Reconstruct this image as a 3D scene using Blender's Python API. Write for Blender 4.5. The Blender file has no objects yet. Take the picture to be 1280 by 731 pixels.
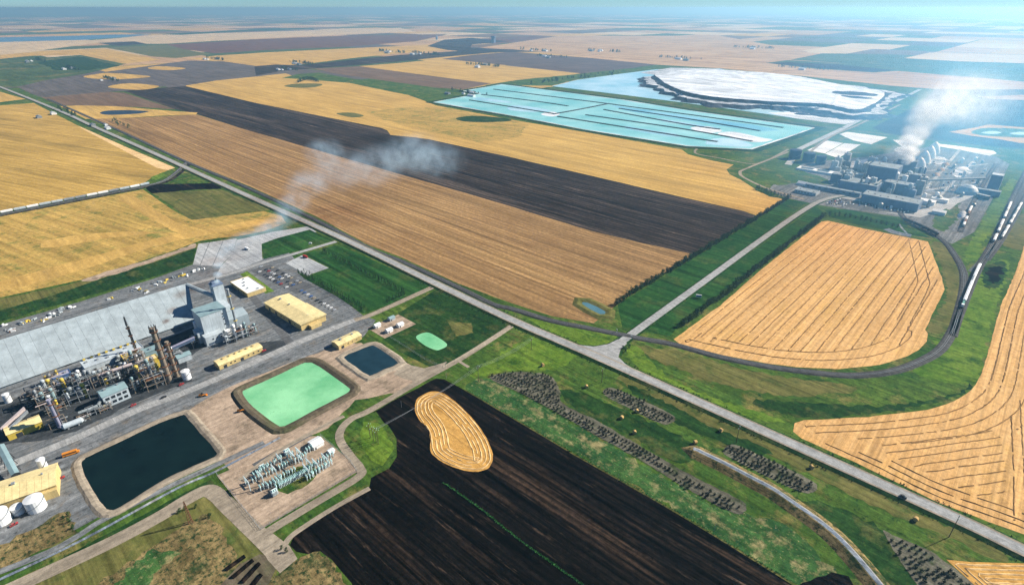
import bpy, math, random
from mathutils import Vector, Matrix
R = math.radians
sc = bpy.context.scene
col = sc.collection
# ------------------------------------------------------------------ camera
F, CH, HY = 700.0, 300.0, 10.0            # focal length (px of a 1280 px wide frame), camera height, horizon row
PIT = math.atan((365.5 - HY) / F)
cd = bpy.data.cameras.new('camera'); cam = bpy.data.objects.new('camera', cd); col.objects.link(cam)
cam.location = (0, 0, CH); cam.rotation_euler = (math.pi / 2 - PIT, 0, 0)
cd.sensor_width = 36; cd.lens = 36 * F / 1280; cd.clip_start = 1; cd.clip_end = 400000
sc.camera = cam
# ------------------------------------------------------------------ sky, sun, exposure
SUN_AZ, SUN_EL = R(21), R(33)
w = bpy.data.worlds.new('World'); sc.world = w; w.use_nodes = True
nt = w.node_tree; bg = nt.nodes['Background']
sky = nt.nodes.new('ShaderNodeTexSky'); sky.sky_type = 'NISHITA'; sky.sun_disc = False
sky.sun_elevation = SUN_EL; sky.sun_rotation = math.pi / 2 - SUN_AZ
sky.altitude = 2500; sky.air_density = 1.0; sky.dust_density = 0.0; sky.ozone_density = 3.0
tint = nt.nodes.new('ShaderNodeMix'); tint.data_type = 'RGBA'; tint.blend_type = 'MULTIPLY'; tint.inputs[0].default_value = 1.0
tint.inputs[7].default_value = (0.52, 0.80, 1.05, 1)          # the cool cast of the whole sky
nt.links.new(sky.outputs[0], tint.inputs[6]); nt.links.new(tint.outputs[2], bg.inputs[0]); bg.inputs[1].default_value = 0.05
sl = bpy.data.lights.new('sun', 'SUN'); sl.energy = 5.0; sl.angle = R(0.5); sl.color = (1, 0.95, 0.86)
so = bpy.data.objects.new('sun', sl); col.objects.link(so)
sd = Vector((math.cos(SUN_EL) * math.cos(SUN_AZ), math.cos(SUN_EL) * math.sin(SUN_AZ), math.sin(SUN_EL)))
so.rotation_euler = sd.to_track_quat('Z', 'Y').to_euler(); so.location = (0, 0, 5000)
vs = sc.view_settings; vs.view_transform = 'Standard'; vs.look = 'None'; vs.gamma = 1; vs.exposure = 1.0
vs.use_curve_mapping = False
sc.render.engine = 'CYCLES'
cy = sc.cycles; cy.max_bounces = 5; cy.diffuse_bounces = 2; cy.glossy_bounces = 2; cy.transmission_bounces = 2
cy.volume_bounces = 3; cy.transparent_max_bounces = 64; cy.use_denoising = True; cy.denoising_prefilter = 'NONE'; cy.volume_step_rate = 1.0; cy.volume_max_steps = 128
HAZE = 1.2e-4
# ------------------------------------------------------------------ helpers
_c, _s = math.cos(PIT), math.sin(PIT)
def g(x, y, z=0.0):
    """place on the ground (or at height z) that the surveyed photo point x,y stands on"""
    u = (x - 640) / F; v = (y - 365.5) / F
    k = (CH - z) / (_s + v * _c)
    return Vector((k * u, k * (_c - v * _s), z))
AA, BA = R(-43.5), R(47)                  # the two directions of the survey grid
AV = Vector((math.cos(AA), math.sin(AA), 0)); BV = Vector((math.cos(BA), math.sin(BA), 0))
rnd = random.Random(7)
class MB:
    def __init__(s): s.v = []; s.f = []
    def add(s, vs, fs):
        o = len(s.v); s.v += [tuple(p) for p in vs]; s.f += [tuple(i + o for i in f) for f in fs]; return s
    def box(s, x0, y0, z0, x1, y1, z1, taper=0.0):
        t = taper
        return s.add([(x0,y0,z0),(x1,y0,z0),(x1,y1,z0),(x0,y1,z0),(x0+t,y0+t,z1),(x1-t,y0+t,z1),(x1-t,y1-t,z1),(x0+t,y1-t,z1)],
              [(3,2,1,0),(4,5,6,7),(0,1,5,4),(1,2,6,5),(2,3,7,6),(3,0,4,7)])
    def cyl(s, p0, p1, r0, r1=None, n=12, cap=True):
        r1 = r0 if r1 is None else r1
        p0 = Vector(p0); p1 = Vector(p1); d = (p1 - p0).normalized()
        a = d.orthogonal().normalized(); b = d.cross(a)
        vs = []
        for p, r in ((p0, r0), (p1, r1)):
            for i in range(n):
                t = 2 * math.pi * i / n; vs.append(p + (a * math.cos(t) + b * math.sin(t)) * r)
        fs = [(i, (i+1) % n, n + (i+1) % n, n + i) for i in range(n)]
        if cap: fs += [tuple(range(n))[::-1], tuple(range(n, 2*n))]
        return s.add(vs, fs)
    def lathe(s, prof, n=16, c=(0,0,0)):
        vs = []; fs = []
        for r, z in prof:
            for i in range(n):
                t = 2*math.pi*i/n; vs.append((c[0]+r*math.cos(t), c[1]+r*math.sin(t), c[2]+z))
        for k in range(len(prof)-1):
            for i in range(n):
                fs.append((k*n+i, k*n+(i+1)%n, (k+1)*n+(i+1)%n, (k+1)*n+i))
        fs.append(tuple(range((len(prof)-1)*n, len(prof)*n)))
        return s.add(vs, fs)
    def prism(s, pts, z0, z1):
        n = len(pts)
        vs = [(p[0],p[1],z0) for p in pts] + [(p[0],p[1],z1) for p in pts]
        return s.add(vs, [tuple(range(n))[::-1], tuple(range(n,2*n))] + [(i,(i+1)%n,n+(i+1)%n,n+i) for i in range(n)])
    def mesh(s, name, mat=None):
        m = bpy.data.meshes.new(name); m.from_pydata(s.v, [], s.f)
        if mat: m.materials.append(mat)
        return m
def link(name, me, parent=None, loc=None, rz=None):
    o = bpy.data.objects.new(name, me); col.objects.link(o)
    if parent: o.parent = parent
    if loc is not None: o.location = loc
    if rz is not None: o.rotation_euler = (0, 0, rz)
    return o
def part(name, mb, mat, parent, loc=None, rz=None): return link(name, mb.mesh(name, mat), parent, loc, rz)
def tag(o, label=None, cat=None, group=None, kind=None):
    for k, v in (('label', label), ('category', cat), ('group', group), ('kind', kind)):
        if v: o[k] = v
    return o
def thing(name, label, cat, loc, rz=0, group=None):
    o = link(name, None, None, loc, rz); o.empty_display_size = 1
    return tag(o, label, cat, group)
def one(name, mb, mat, label, cat, loc=(0,0,0), rz=0, group=None):
    return tag(part(name, mb, mat, None, loc, rz), label, cat, group)
def copy_tree(o, parent=None):
    c = o.copy(); col.objects.link(c); c.parent = parent
    for ch in o.children: copy_tree(ch, c)
    return c
# ---- 2-D polygons
def area(P): return 0.5 * sum(P[i][0]*P[(i+1)%len(P)][1] - P[(i+1)%len(P)][0]*P[i][1] for i in range(len(P)))
def ccw(P): return P if area(P) > 0 else P[::-1]
def smooth(P, n=4, closed=True):
    out = []; m = len(P)
    for i in range(m if closed else m-1):
        if closed: p0,p1,p2,p3 = P[i-1],P[i],P[(i+1)%m],P[(i+2)%m]
        else: p0,p1,p2,p3 = P[max(i-1,0)],P[i],P[i+1],P[min(i+2,m-1)]
        for k in range(n):
            t = k/n
            out.append(tuple(0.5*((2*p1[j])+(-p0[j]+p2[j])*t+(2*p0[j]-5*p1[j]+4*p2[j]-p3[j])*t*t+(-p0[j]+3*p1[j]-3*p2[j]+p3[j])*t**3) for j in (0,1)))
    if not closed: out.append(tuple(P[-1][:2]))
    return out
def offset(P, d):
    """closed ccw polygon moved outwards by d"""
    n = len(P); out = []
    for i in range(n):
        a, b, c = Vector(P[i-1][:2]), Vector(P[i][:2]), Vector(P[(i+1)%n][:2])
        e1 = (b-a); e2 = (c-b)
        if e1.length < 1e-6 or e2.length < 1e-6: out.append(tuple(b)); continue
        e1.normalize(); e2.normalize()
        n1 = Vector((e1.y,-e1.x)); n2 = Vector((e2.y,-e2.x)); m = n1+n2
        if m.length < 1e-4: m = n1
        m.normalize(); k = d/max(0.45, m.dot(n1)); out.append(tuple(b+m*k))
    return out
def ragged(P, step, amp, seed=0):
    r = random.Random(seed); out = []
    for i in range(len(P)):
        a, b = Vector(P[i][:2]), Vector(P[(i+1)%len(P)][:2]); L = (b-a).length; n = max(1, int(L/step))
        nn = Vector((-(b-a).y,(b-a).x)); nn = nn.normalized() if nn.length else nn
        for k in range(n):
            out.append(tuple(a+(b-a)*(k/n)+nn*r.uniform(-amp,amp)))
    return out
def clip_line(P, o, d):
    """parameter intervals of the line o+t*d inside polygon P"""
    ts = []
    for i in range(len(P)):
        a, b = P[i], P[(i+1)%len(P)]
        ex, ey = b[0]-a[0], b[1]-a[1]; den = d[0]*ey - d[1]*ex
        if abs(den) < 1e-9: continue
        t = ((a[0]-o[0])*ey - (a[1]-o[1])*ex)/den; u = ((a[0]-o[0])*d[1] - (a[1]-o[1])*d[0])/den
        if 0 <= u < 1: ts.append(t)
    ts.sort(); return [(ts[i], ts[i+1]) for i in range(0, len(ts)-1, 2)]
def G2(px, z=0): return [tuple(g(x, y, z)[:2]) for x, y in px]
NP = [0]
def patch(name, px, mat, layer, sm=False, rag=None, world=False, parent=None, kind='structure'):
    P = px if world else G2(px)
    if sm: P = smooth(P)
    if rag: P = ragged(P, rag[0], rag[1], hash(name) % 99 if False else len(px)*7+int(P[0][0]) % 50)
    P = ccw(P); z = 0.03*layer + 0.0008*(NP[0] % 30); NP[0] += 1
    me = bpy.data.meshes.new(name); me.from_pydata([(p[0],p[1],z) for p in P], [], [tuple(range(len(P)))]); me.materials.append(mat)
    o = link(name, me, parent)
    if not parent: o['kind'] = kind
    return o
def offs_line(P, d):
    n = len(P); out = []
    for i in range(n):
        a = Vector(P[max(i-1,0)][:2]); b = Vector(P[i][:2]); c = Vector(P[min(i+1,n-1)][:2])
        e1 = (b-a) if i else (c-b); e2 = (c-b) if i < n-1 else (b-a)
        e1 = e1.normalized(); e2 = e2.normalized()
        n1 = Vector((-e1.y,e1.x)); n2 = Vector((-e2.y,e2.x)); m = (n1+n2).normalized()
        out.append(b + m*(d/max(0.5,m.dot(n1))))
    return out
def profile(P, prof):
    """sweep a cross-section [(offset, z), ...] along polyline P"""
    mb = MB(); lines = [offs_line(P, d) for d, z in prof]; n = len(P)
    for (d, z), L in zip(prof, lines): mb.v += [(p[0],p[1],z) for p in L]
    for k in range(len(prof)-1):
        for i in range(n-1): mb.f.append((k*n+i+1, k*n+i, (k+1)*n+i, (k+1)*n+i+1) if prof[k+1][0] > prof[k][0] else (k*n+i, k*n+i+1, (k+1)*n+i+1, (k+1)*n+i))
    return mb
def strip(name, px, width, mat, layer, sm=True, world=False, parent=None):
    P = px if world else G2(px)
    if sm: P = smooth(P, 6, False)
    z = 0.03*layer + 0.0008*(NP[0] % 30); NP[0] += 1
    mb = profile(P, [(-width/2, z), (width/2, z)])
    o = part(name, mb, mat, parent)
    if not parent: o['kind'] = 'structure'
    return o
def along(P, step, start=0):
    out = []; d = start; acc = 0
    for i in range(len(P)-1):
        a, b = Vector(P[i][:2]), Vector(P[i+1][:2]); L = (b-a).length
        while d <= acc + L:
            t = (d-acc)/L; out.append((a+(b-a)*t, (b-a).normalized())); d += step
        acc += L
    return out
# ------------------------------------------------------------------ materials
def nmat(name):
    m = bpy.data.materials.new(name); m.use_nodes = True; t = m.node_tree
    b = t.nodes['Principled BSDF']; b.inputs['Roughness'].default_value = 0.9; b.inputs['Specular IOR Level'].default_value = 0.15
    return m, t, b
def nd(t, typ, **k):
    n = t.nodes.new(typ)
    for a, v in k.items(): setattr(n, a, v)
    return n
def rgba(c): return (c[0], c[1], c[2], 1)
def ramp(t, fac, stops):
    r = nd(t, 'ShaderNodeValToRGB'); e = r.color_ramp.elements
    while len(e) < len(stops): e.new(0.5)
    for el, (p, c) in zip(e, stops): el.position = p; el.color = rgba(c)
    t.links.new(fac, r.inputs[0]); return r.outputs[0]
def mixc(t, fac, a, b, mode='MIX'):
    m = nd(t, 'ShaderNodeMix', data_type='RGBA', blend_type=mode)
    for sock, v in ((m.inputs[0], fac), (m.inputs[6], a), (m.inputs[7], b)):
        if hasattr(v, 'links') or isinstance(v, bpy.types.NodeSocket): t.links.new(v, sock)
        elif isinstance(v, (int, float)): sock.default_value = v
        else: sock.default_value = rgba(v)
    return m.outputs[2]
def noise(t, vec, scale, detail=3, rough=0.55, sx=None):
    if sx:
        mp = nd(t, 'ShaderNodeMapping'); mp.inputs['Scale'].default_value = sx; t.links.new(vec, mp.inputs[0]); vec = mp.outputs[0]
    n = nd(t, 'ShaderNodeTexNoise'); n.inputs['Scale'].default_value = scale; n.inputs['Detail'].default_value = detail; n.inputs['Roughness'].default_value = rough
    t.links.new(vec, n.inputs['Vector']); return n.outputs[0]
def mathn(t, op, a, b=None):
    m = nd(t, 'ShaderNodeMath', operation=op)
    for i, v in enumerate((a, b)):
        if v is None: continue
        if isinstance(v, (int, float)): m.inputs[i].default_value = v
        else: t.links.new(v, m.inputs[i])
    return m.outputs[0]
def posrot(t, ang):
    geo = nd(t, 'ShaderNodeNewGeometry'); v = nd(t, 'ShaderNodeVectorRotate', rotation_type='Z_AXIS'); v.inputs['Angle'].default_value = -ang
    t.links.new(geo.outputs['Position'], v.inputs['Vector']); return v.outputs[0]
def ground_mat(name, c1, c2, c3=None, ang=AA, streak=0.5, period=0, pfac=0.3, pcol=None, big=0.006, mid=0.05, along_=0.004, across=0.22, c4=None, c4f=0.6, grit=0.3, st=0):
    """earth, crop or grass: blotches at two sizes, streaks along the working direction, optional drill rows"""
    m, t, b = nmat(name); p = posrot(t, ang); b.inputs['Specular IOR Level'].default_value = 0.0
    n1 = noise(t, p, big, 5, 0.6); n2 = noise(t, p, mid, 7, 0.7); n3 = noise(t, p, 1.0, 4, 0.7, (along_, across, 1))
    f = mathn(t, 'ADD', mathn(t, 'MULTIPLY', n1, 0.55), mathn(t, 'MULTIPLY', n2, 0.45))
    c = ramp(t, f, [(0.36, c1), (0.5, tuple((a+bb)/2 for a, bb in zip(c1, c2))), (0.64, c2)])
    if c3:
        n4 = noise(t, p, big*2.3, 6, 0.7, (st,1,1) if st else None)
        fr = nd(t, 'ShaderNodeMapRange'); fr.inputs[1].default_value = 0.52; fr.inputs[2].default_value = 0.66; t.links.new(n4, fr.inputs[0])
        c = mixc(t, fr.outputs[0], c, c3)
    if c4:
        n5 = noise(t, p, mid*3.1, 5, 0.75, (st,1,1) if st else None)
        fr = nd(t, 'ShaderNodeMapRange'); fr.inputs[1].default_value = c4f; fr.inputs[2].default_value = c4f+0.12; t.links.new(n5, fr.inputs[0])
        c = mixc(t, fr.outputs[0], c, c4)
    s1 = nd(t, 'ShaderNodeMapRange'); s1.inputs[1].default_value = 0.36; s1.inputs[2].default_value = 0.64
    s1.inputs[3].default_value = 1-streak; s1.inputs[4].default_value = 1+streak*0.6; t.links.new(n3, s1.inputs[0])
    vm = nd(t, 'ShaderNodeVectorMath', operation='SCALE'); t.links.new(c, vm.inputs[0]); gr = nd(t, 'ShaderNodeMapRange'); gr.inputs[1].default_value = 0.34; gr.inputs[2].default_value = 0.66; gr.inputs[3].default_value = 1-grit; gr.inputs[4].default_value = 1+grit
    t.links.new(noise(t, p, 0.22, 7, 0.82), gr.inputs[0])
    t.links.new(mathn(t, 'MULTIPLY', s1.outputs[0], gr.outputs[0]), vm.inputs['Scale']); c = vm.outputs[0]
    if period:
        sp = nd(t, 'ShaderNodeSeparateXYZ'); t.links.new(p, sp.inputs[0])
        wob = mathn(t, 'MULTIPLY', noise(t, p, 0.02, 3), period*1.2)
        y = mathn(t, 'ADD', sp.outputs[1], wob)
        sn = mathn(t, 'SINE', mathn(t, 'MULTIPLY', y, 2*math.pi/period))
        fr = nd(t, 'ShaderNodeMapRange'); fr.inputs[1].default_value = 0.1; fr.inputs[2].default_value = 0.9; fr.inputs[4].default_value = pfac; t.links.new(sn, fr.inputs[0])
        ff = mathn(t, 'MULTIPLY', fr.outputs[0], mathn(t, 'MULTIPLY', n2, 1.8))
        c = mixc(t, ff, c, pcol or tuple(k*0.6 for k in c1))
    t.links.new(c, b.inputs['Base Color'])
    bp = nd(t, 'ShaderNodeBump'); bp.inputs['Strength'].default_value = 0.35; bp.inputs['Distance'].default_value = 0.6
    t.links.new(mathn(t, 'ADD', n3, noise(t, p, 0.6, 4, 0.7)), bp.inputs['Height']); t.links.new(bp.outputs[0], b.inputs['Normal'])
    return m
def surf(name, c, rough=0.7, var=0.15, scale=0.15, spec=0.25, metal=0.0, rv=0.0, streak=0.0):
    """painted or built surface: base colour with weathering noise; rv varies it from object to object"""
    m, t, b = nmat(name); b.inputs['Roughness'].default_value = rough; b.inputs['Specular IOR Level'].default_value = spec; b.inputs['Metallic'].default_value = metal
    tc = nd(t, 'ShaderNodeTexCoord'); n = noise(t, tc.outputs['Object'], scale, 5, 0.65)
    lo = tuple(max(0, k*(1-var*1.6)) for k in c); hi = tuple(min(0.9, k*(1+var)) for k in c)
    cc = ramp(t, n, [(0.3, lo), (0.7, hi)])
    if streak:
        n2 = noise(t, tc.outputs['Object'], 1.0, 4, 0.7, (0.9, 0.9, 0.06)); cc = mixc(t, streak, cc, ramp(t, n2, [(0.35, tuple(k*0.55 for k in c)), (0.65, hi)]))
    if rv:
        oi = nd(t, 'ShaderNodeObjectInfo'); f = nd(t, 'ShaderNodeMapRange'); f.inputs[3].default_value = 1-rv; f.inputs[4].default_value = 1+rv*0.6
        t.links.new(oi.outputs['Random'], f.inputs[0]); vm = nd(t, 'ShaderNodeVectorMath', operation='SCALE')
        t.links.new(cc, vm.inputs[0]); t.links.new(f.outputs[0], vm.inputs['Scale']); cc = vm.outputs[0]
    t.links.new(cc, b.inputs['Base Color']); return m
def water(name, c1, c2, rough=0.12, scale=0.02, spec=0.4):
    m, t, b = nmat(name); b.inputs['Roughness'].default_value = rough; b.inputs['Specular IOR Level'].default_value = spec
    geo = nd(t, 'ShaderNodeNewGeometry'); n = noise(t, geo.outputs['Position'], scale, 5, 0.6)
    cw_ = ramp(t, n, [(0.35, c1), (0.65, c2)]); fn = noise(t, geo.outputs['Position'], scale*9, 6, 0.75)
    cw_ = mixc(t, mathn(t, 'MULTIPLY', mathn(t, 'GREATER_THAN', fn, 0.63), 0.35), cw_, tuple(k*.55 for k in c1)); vm = nd(t, 'ShaderNodeMapRange'); vm.inputs[3].default_value = .8; vm.inputs[4].default_value = 1.2; t.links.new(fn, vm.inputs[0])
    sv = nd(t, 'ShaderNodeVectorMath', operation='SCALE'); t.links.new(cw_, sv.inputs[0]); t.links.new(vm.outputs[0], sv.inputs['Scale']); t.links.new(sv.outputs[0], b.inputs['Base Color'])
    bp = nd(t, 'ShaderNodeBump'); bp.inputs['Strength'].default_value = 0.2; bp.inputs['Distance'].default_value = 0.2
    t.links.new(noise(t, geo.outputs['Position'], 0.5, 3), bp.inputs['Height']); t.links.new(bp.outputs[0], b.inputs['Normal'])
    return m
def foliage(name, c1, c2, c3):
    m, t, b = nmat(name); oi = nd(t, 'ShaderNodeObjectInfo'); tc = nd(t, 'ShaderNodeTexCoord')
    n = noise(t, tc.outputs['Object'], 0.9, 4, 0.7); f = mathn(t, 'ADD', mathn(t, 'MULTIPLY', n, 0.7), mathn(t, 'MULTIPLY', oi.outputs['Random'], 0.3))
    t.links.new(ramp(t, f, [(0.3, c1), (0.5, c2), (0.72, c3)]), b.inputs['Base Color']); return m
M = {}
# crops and soils
M['grass'] = ground_mat('grass', (.020,.060,.012), (.085,.135,.022), (.17,.145,.045), streak=.35, big=.014, mid=.06, c4=(.010,.034,.010), c4f=.55, grit=.45)
M['grass_dark'] = ground_mat('grass_dark', (.007,.028,.008), (.024,.060,.014), (.070,.080,.024), streak=.3, big=.02, mid=.08, c4=(.07,.10,.025), c4f=.59, grit=.5)
M['grass_bright'] = ground_mat('grass_bright', (.050,.115,.012), (.14,.20,.026), (.025,.065,.010), streak=.3, big=.015, mid=.07, c4=(.16,.15,.045), c4f=.6, grit=.45)
M['lawn'] = ground_mat('lawn', (.011,.048,.012), (.030,.085,.018), (.055,.085,.022), streak=.5, across=.12, big=.012, mid=.05, grit=.4)
M['olive'] = ground_mat('olive', (.075,.085,.022), (.16,.14,.045), (.05,.075,.018), streak=.35, big=.02, mid=.1)
M['dry'] = ground_mat('dry', (.10,.075,.03), (.27,.195,.085), (.04,.055,.02), streak=.3, big=.022, mid=.10, c4=(.020,.040,.014), c4f=.49, grit=.55)
M['weeds'] = ground_mat('weeds', (.012,.048,.016), (.055,.12,.03), (.26,.22,.10), streak=.3, big=.03, mid=.13, c4=(.32,.27,.13), c4f=.58, grit=.5)
M['wheat'] = ground_mat('wheat', (.42,.255,.066), (.54,.345,.10), (.37,.235,.07), streak=.26, across=.06, period=14, pfac=.28, pcol=(.31,.19,.05), c4=(.48,.27,.07), c4f=.6, st=.1)
M['wheat_left'] = ground_mat('wheat_left', (.36,.225,.052), (.50,.315,.085), (.25,.165,.043), ang=R(-24), streak=.3, across=.09, period=12, pfac=.35, pcol=(.25,.155,.04), c4=(.22,.15,.038), c4f=.6, st=.12)
M['stubble_green'] = ground_mat('stubble_green', (.32,.215,.055), (.45,.285,.078), (.17,.165,.04), ang=R(-30), streak=.3, across=.12, big=.010, mid=.025, c4=(.11,.125,.03), c4f=.56, grit=.35)
M['stubble_brown'] = ground_mat('stubble_brown', (.21,.118,.048), (.34,.205,.085), (.36,.215,.085), streak=.45, along_=.002, across=.14, period=8, pfac=.45, pcol=(.13,.072,.030), grit=.4, c4=(.42,.27,.12), c4f=.58, st=.08)
M['brown_far'] = ground_mat('brown_far', (.125,.075,.045), (.17,.11,.07), None, streak=.25, across=.05)
M['purple_far'] = ground_mat('purple_far', (.085,.058,.05), (.13,.09,.075), None, streak=.3, across=.05)
M['red_far'] = ground_mat('red_far', (.10,.045,.03), (.15,.07,.045), None, streak=.3, across=.05)
M['soil_dark'] = ground_mat('soil_dark', (.022,.0155,.0125), (.054,.039,.031), (.105,.076,.058), streak=.8, along_=.003, across=.13, period=9, pfac=.55, pcol=(.010,.0075,.006), grit=.55, c4=(.15,.11,.085), c4f=.57, st=.06)
M['soil_black'] = ground_mat('soil_black', (.0030,.0024,.0023), (.010,.0073,.0060), (.045,.028,.018), ang=R(-41), streak=.9, along_=.009, across=.3, period=5, pfac=.6, pcol=(.0018,.0018,.0018), big=.013, mid=.06, c4=(.075,.050,.034), c4f=.585, grit=.65, st=.10)
M['soil_grey'] = ground_mat('soil_grey', (.085,.07,.062), (.13,.11,.10), None, streak=.3, across=.05)
M['tan_far'] = ground_mat('tan_far', (.36,.22,.11), (.46,.30,.16), (.30,.17,.08), streak=.3, across=.02, along_=.0015, big=.002)
M['pale_far'] = ground_mat('pale_far', (.44,.33,.19), (.55,.41,.25), None, streak=.2, across=.02, big=.002)
M['green_far'] = ground_mat('green_far', (.035,.065,.025), (.075,.105,.035), (.14,.12,.04), streak=.3, across=.03, big=.003)
M['swath_field'] = ground_mat('swath_field', (.46,.25,.085), (.62,.37,.15), (.52,.30,.10), ang=BA, streak=.28, across=.35, mid=.09, period=9.5, pfac=.15, pcol=(.70,.46,.22))
M['straw'] = ground_mat('straw', (.17,.095,.035), (.34,.20,.08), None, ang=BA, streak=.4, mid=.4)
M['straw_light'] = ground_mat('straw_light', (.60,.38,.16), (.72,.50,.25), None, ang=BA, streak=.3, mid=.4)
M['kidney'] = ground_mat('kidney', (.42,.22,.055), (.54,.31,.09), (.36,.19,.045), streak=.3, mid=.15)
M['bed_soil'] = ground_mat('bed_soil', (.075,.072,.050), (.165,.15,.112), (.040,.058,.022), streak=.4, mid=.3, grit=.5, big=.03, c4=(.03,.06,.018), c4f=.6)
# made ground
M['road'] = ground_mat('road', (.26,.26,.25), (.32,.315,.30), None, streak=.2, across=.6, along_=.02, mid=.1)
M['gravel'] = ground_mat('gravel', (.23,.19,.14), (.33,.275,.205), (.19,.155,.115), streak=.25, mid=.15, ang=BA)
M['dirt'] = ground_mat('dirt', (.27,.20,.14), (.40,.30,.215), (.19,.145,.10), streak=.25, mid=.12, big=.03, ang=BA)
M['bank'] = ground_mat('bank', (.085,.068,.045), (.15,.12,.08), (.06,.065,.03), streak=.3, mid=.25)
M['yard'] = ground_mat('yard', (.10,.108,.112), (.20,.205,.205), (.15,.135,.115), streak=.35, mid=.07, big=.03, ang=BA, c4=(.04,.044,.048), c4f=.56, grit=.4)
M['stained'] = ground_mat('stained', (.022,.025,.028), (.065,.07,.074), None, streak=.3, mid=.12, ang=BA, grit=.45)
M['canal'] = ground_mat('canal', (.10,.13,.18), (.24,.27,.30), (.30,.30,.29), streak=.5, mid=.25, big=.03, grit=.45)
M['asphalt'] = ground_mat('asphalt', (.075,.077,.08), (.12,.12,.12), None, streak=.25, mid=.2, ang=BA)
M['concrete'] = ground_mat('concrete', (.30,.31,.31), (.40,.40,.39), (.24,.245,.25), streak=.25, mid=.2)
M['ballast'] = ground_mat('ballast', (.055,.052,.05), (.095,.09,.085), None, streak=.3, mid=.5)
M['salt'] = ground_mat('salt', (.44,.46,.48), (.74,.75,.76), (.56,.57,.58), streak=.35, across=.018, along_=.003, big=.008, mid=.03, c4=(.36,.38,.40), c4f=.6, grit=.2)
M['tailings'] = ground_mat('tailings', (.018,.022,.034), (.065,.07,.085), (.14,.14,.15), streak=.4, big=.02, mid=.06, grit=.5)
M['salt_dirty'] = ground_mat('salt_dirty', (.30,.31,.32), (.66,.67,.68), (.09,.10,.11), streak=.5, across=.06, along_=.006, big=.012, mid=.05)
M['crust'] = ground_mat('crust', (.42,.60,.42), (.62,.72,.58), None, streak=.2, mid=.3, grit=.25)
# water
M['w_green'] = water('pond_green', (.12,.37,.17), (.25,.55,.29), .25, .022, .15)
M['w_teal'] = water('pond_teal', (.15,.43,.41), (.34,.60,.56), .3, .006, .2)
M['w_pale'] = water('pond_pale', (.24,.48,.55), (.50,.66,.70), .25, .005, .25)
M['w_blue'] = water('pond_blue', (.13,.37,.46), (.26,.52,.58), .3, .007, .2)
M['w_dark'] = water('pond_dark', (.002,.007,.008), (.004,.013,.013), .25, .05, .06)
M['w_navy'] = water('pond_navy', (.008,.024,.034), (.012,.034,.048), .2, .1, .12)
M['w_lake'] = water('lake_water', (.05,.12,.19), (.08,.16,.24), .25, .002, .3)
M['w_slough'] = water('slough_water', (.008,.008,.010), (.014,.013,.014), .3, .05, .1)
M['w_bluegrey'] = water('pond_bluegrey', (.06,.14,.17), (.08,.17,.20), .2, .05, .2)
# built
M['cream'] = surf('cream_cladding', (.58,.43,.18), .6, .2, .2, streak=.5)
M['cream_roof'] = surf('cream_roof', (.70,.56,.27), .55, .2, .16, rv=.07, streak=.3)
M['white'] = surf('white_paint', (.74,.74,.72), .5, .08, .3)
M['white_roof'] = surf('white_roof', (.70,.70,.68), .6, .1, .1)
M['steel_clad'] = surf('grey_blue_cladding', (.43,.48,.50), .55, .22, .1, streak=.4)
M['barn_roof'] = surf('barn_roof_sheet', (.30,.345,.36), .6, .2, .12, rv=.05, streak=.2)
M['barn_wall'] = surf('barn_wall', (.27,.32,.34), .6, .12, .1, streak=.2)
M['dark_clad'] = surf('dark_blue_cladding', (.15,.20,.29), .6, .18, .06, streak=.25)
M['navy_tank'] = surf('navy_tank', (.014,.018,.034), .5, .15, .1)
M['grey_roof'] = surf('grey_roof', (.20,.245,.27), .8, .25, .08)
M['teal_roof'] = surf('teal_roof', (.21,.30,.31), .5, .12, .15)
M['steel'] = surf('galvanised_steel', (.24,.26,.27), .5, .25, .4, .4)
M['steel_dark'] = surf('dark_steel', (.035,.038,.042), .6, .2, .5)
M['pipe'] = surf('pipe_lagging', (.27,.30,.30), .45, .3, .5, .4, rv=.5)
M['pipe_pink'] = surf('duct_pinkish', (.50,.42,.40), .5, .15, .4)
M['stack'] = surf('stack_weathered', (.26,.205,.15), .7, .35, .35, streak=.5)
M['duct_lilac'] = surf('stack_lilac_grey', (.33,.32,.40), .5, .15, .3, streak=.2)
M['yellow'] = surf('yellow_paint', (.55,.40,.06), .5, .15, .5)
M['rust'] = surf('rusty_metal', (.17,.075,.035), .85, .3, .8)
M['orange'] = surf('orange_paint', (.62,.22,.02), .5, .1, .5)
M['red'] = surf('red_paint', (.38,.03,.025), .45, .1, .5)
M['blue'] = surf('blue_paint', (.06,.13,.30), .45, .1, .5)
M['green_p'] = surf('green_paint', (.06,.25,.18), .5, .1, .5)
M['equip'] = surf('switchgear_grey', (.52,.60,.60), .45, .15, .6, .4, rv=.2)
M['insul'] = surf('insulator_glaze', (.45,.70,.66), .3, .1, 1.0, .5)
M['glass'] = surf('dark_glass', (.02,.025,.03), .1, .1, 1.0, .5)
M['tyre'] = surf('tyre_rubber', (.02,.02,.02), .9, .1, 1.0)
M['wood'] = surf('pole_wood', (.10,.07,.045), .9, .25, .8)
M['hay'] = surf('hay', (.52,.33,.12), .95, .25, 2.0, rv=.15)
M['bark'] = surf('bark', (.05,.038,.026), .95, .3, 2.0)
M['leaf'] = foliage('leaf_dark', (.008,.026,.007), (.020,.052,.012), (.042,.085,.020))
M['leaf_row'] = foliage('leaf_row', (.008,.024,.008), (.014,.042,.011), (.03,.07,.016))
M['shrub'] = foliage('shrub_leaf', (.006,.013,.006), (.012,.024,.010), (.03,.045,.022))
M['weed_leaf'] = foliage('weed_leaf', (.02,.10,.02), (.05,.20,.045), (.10,.30,.09))
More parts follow.
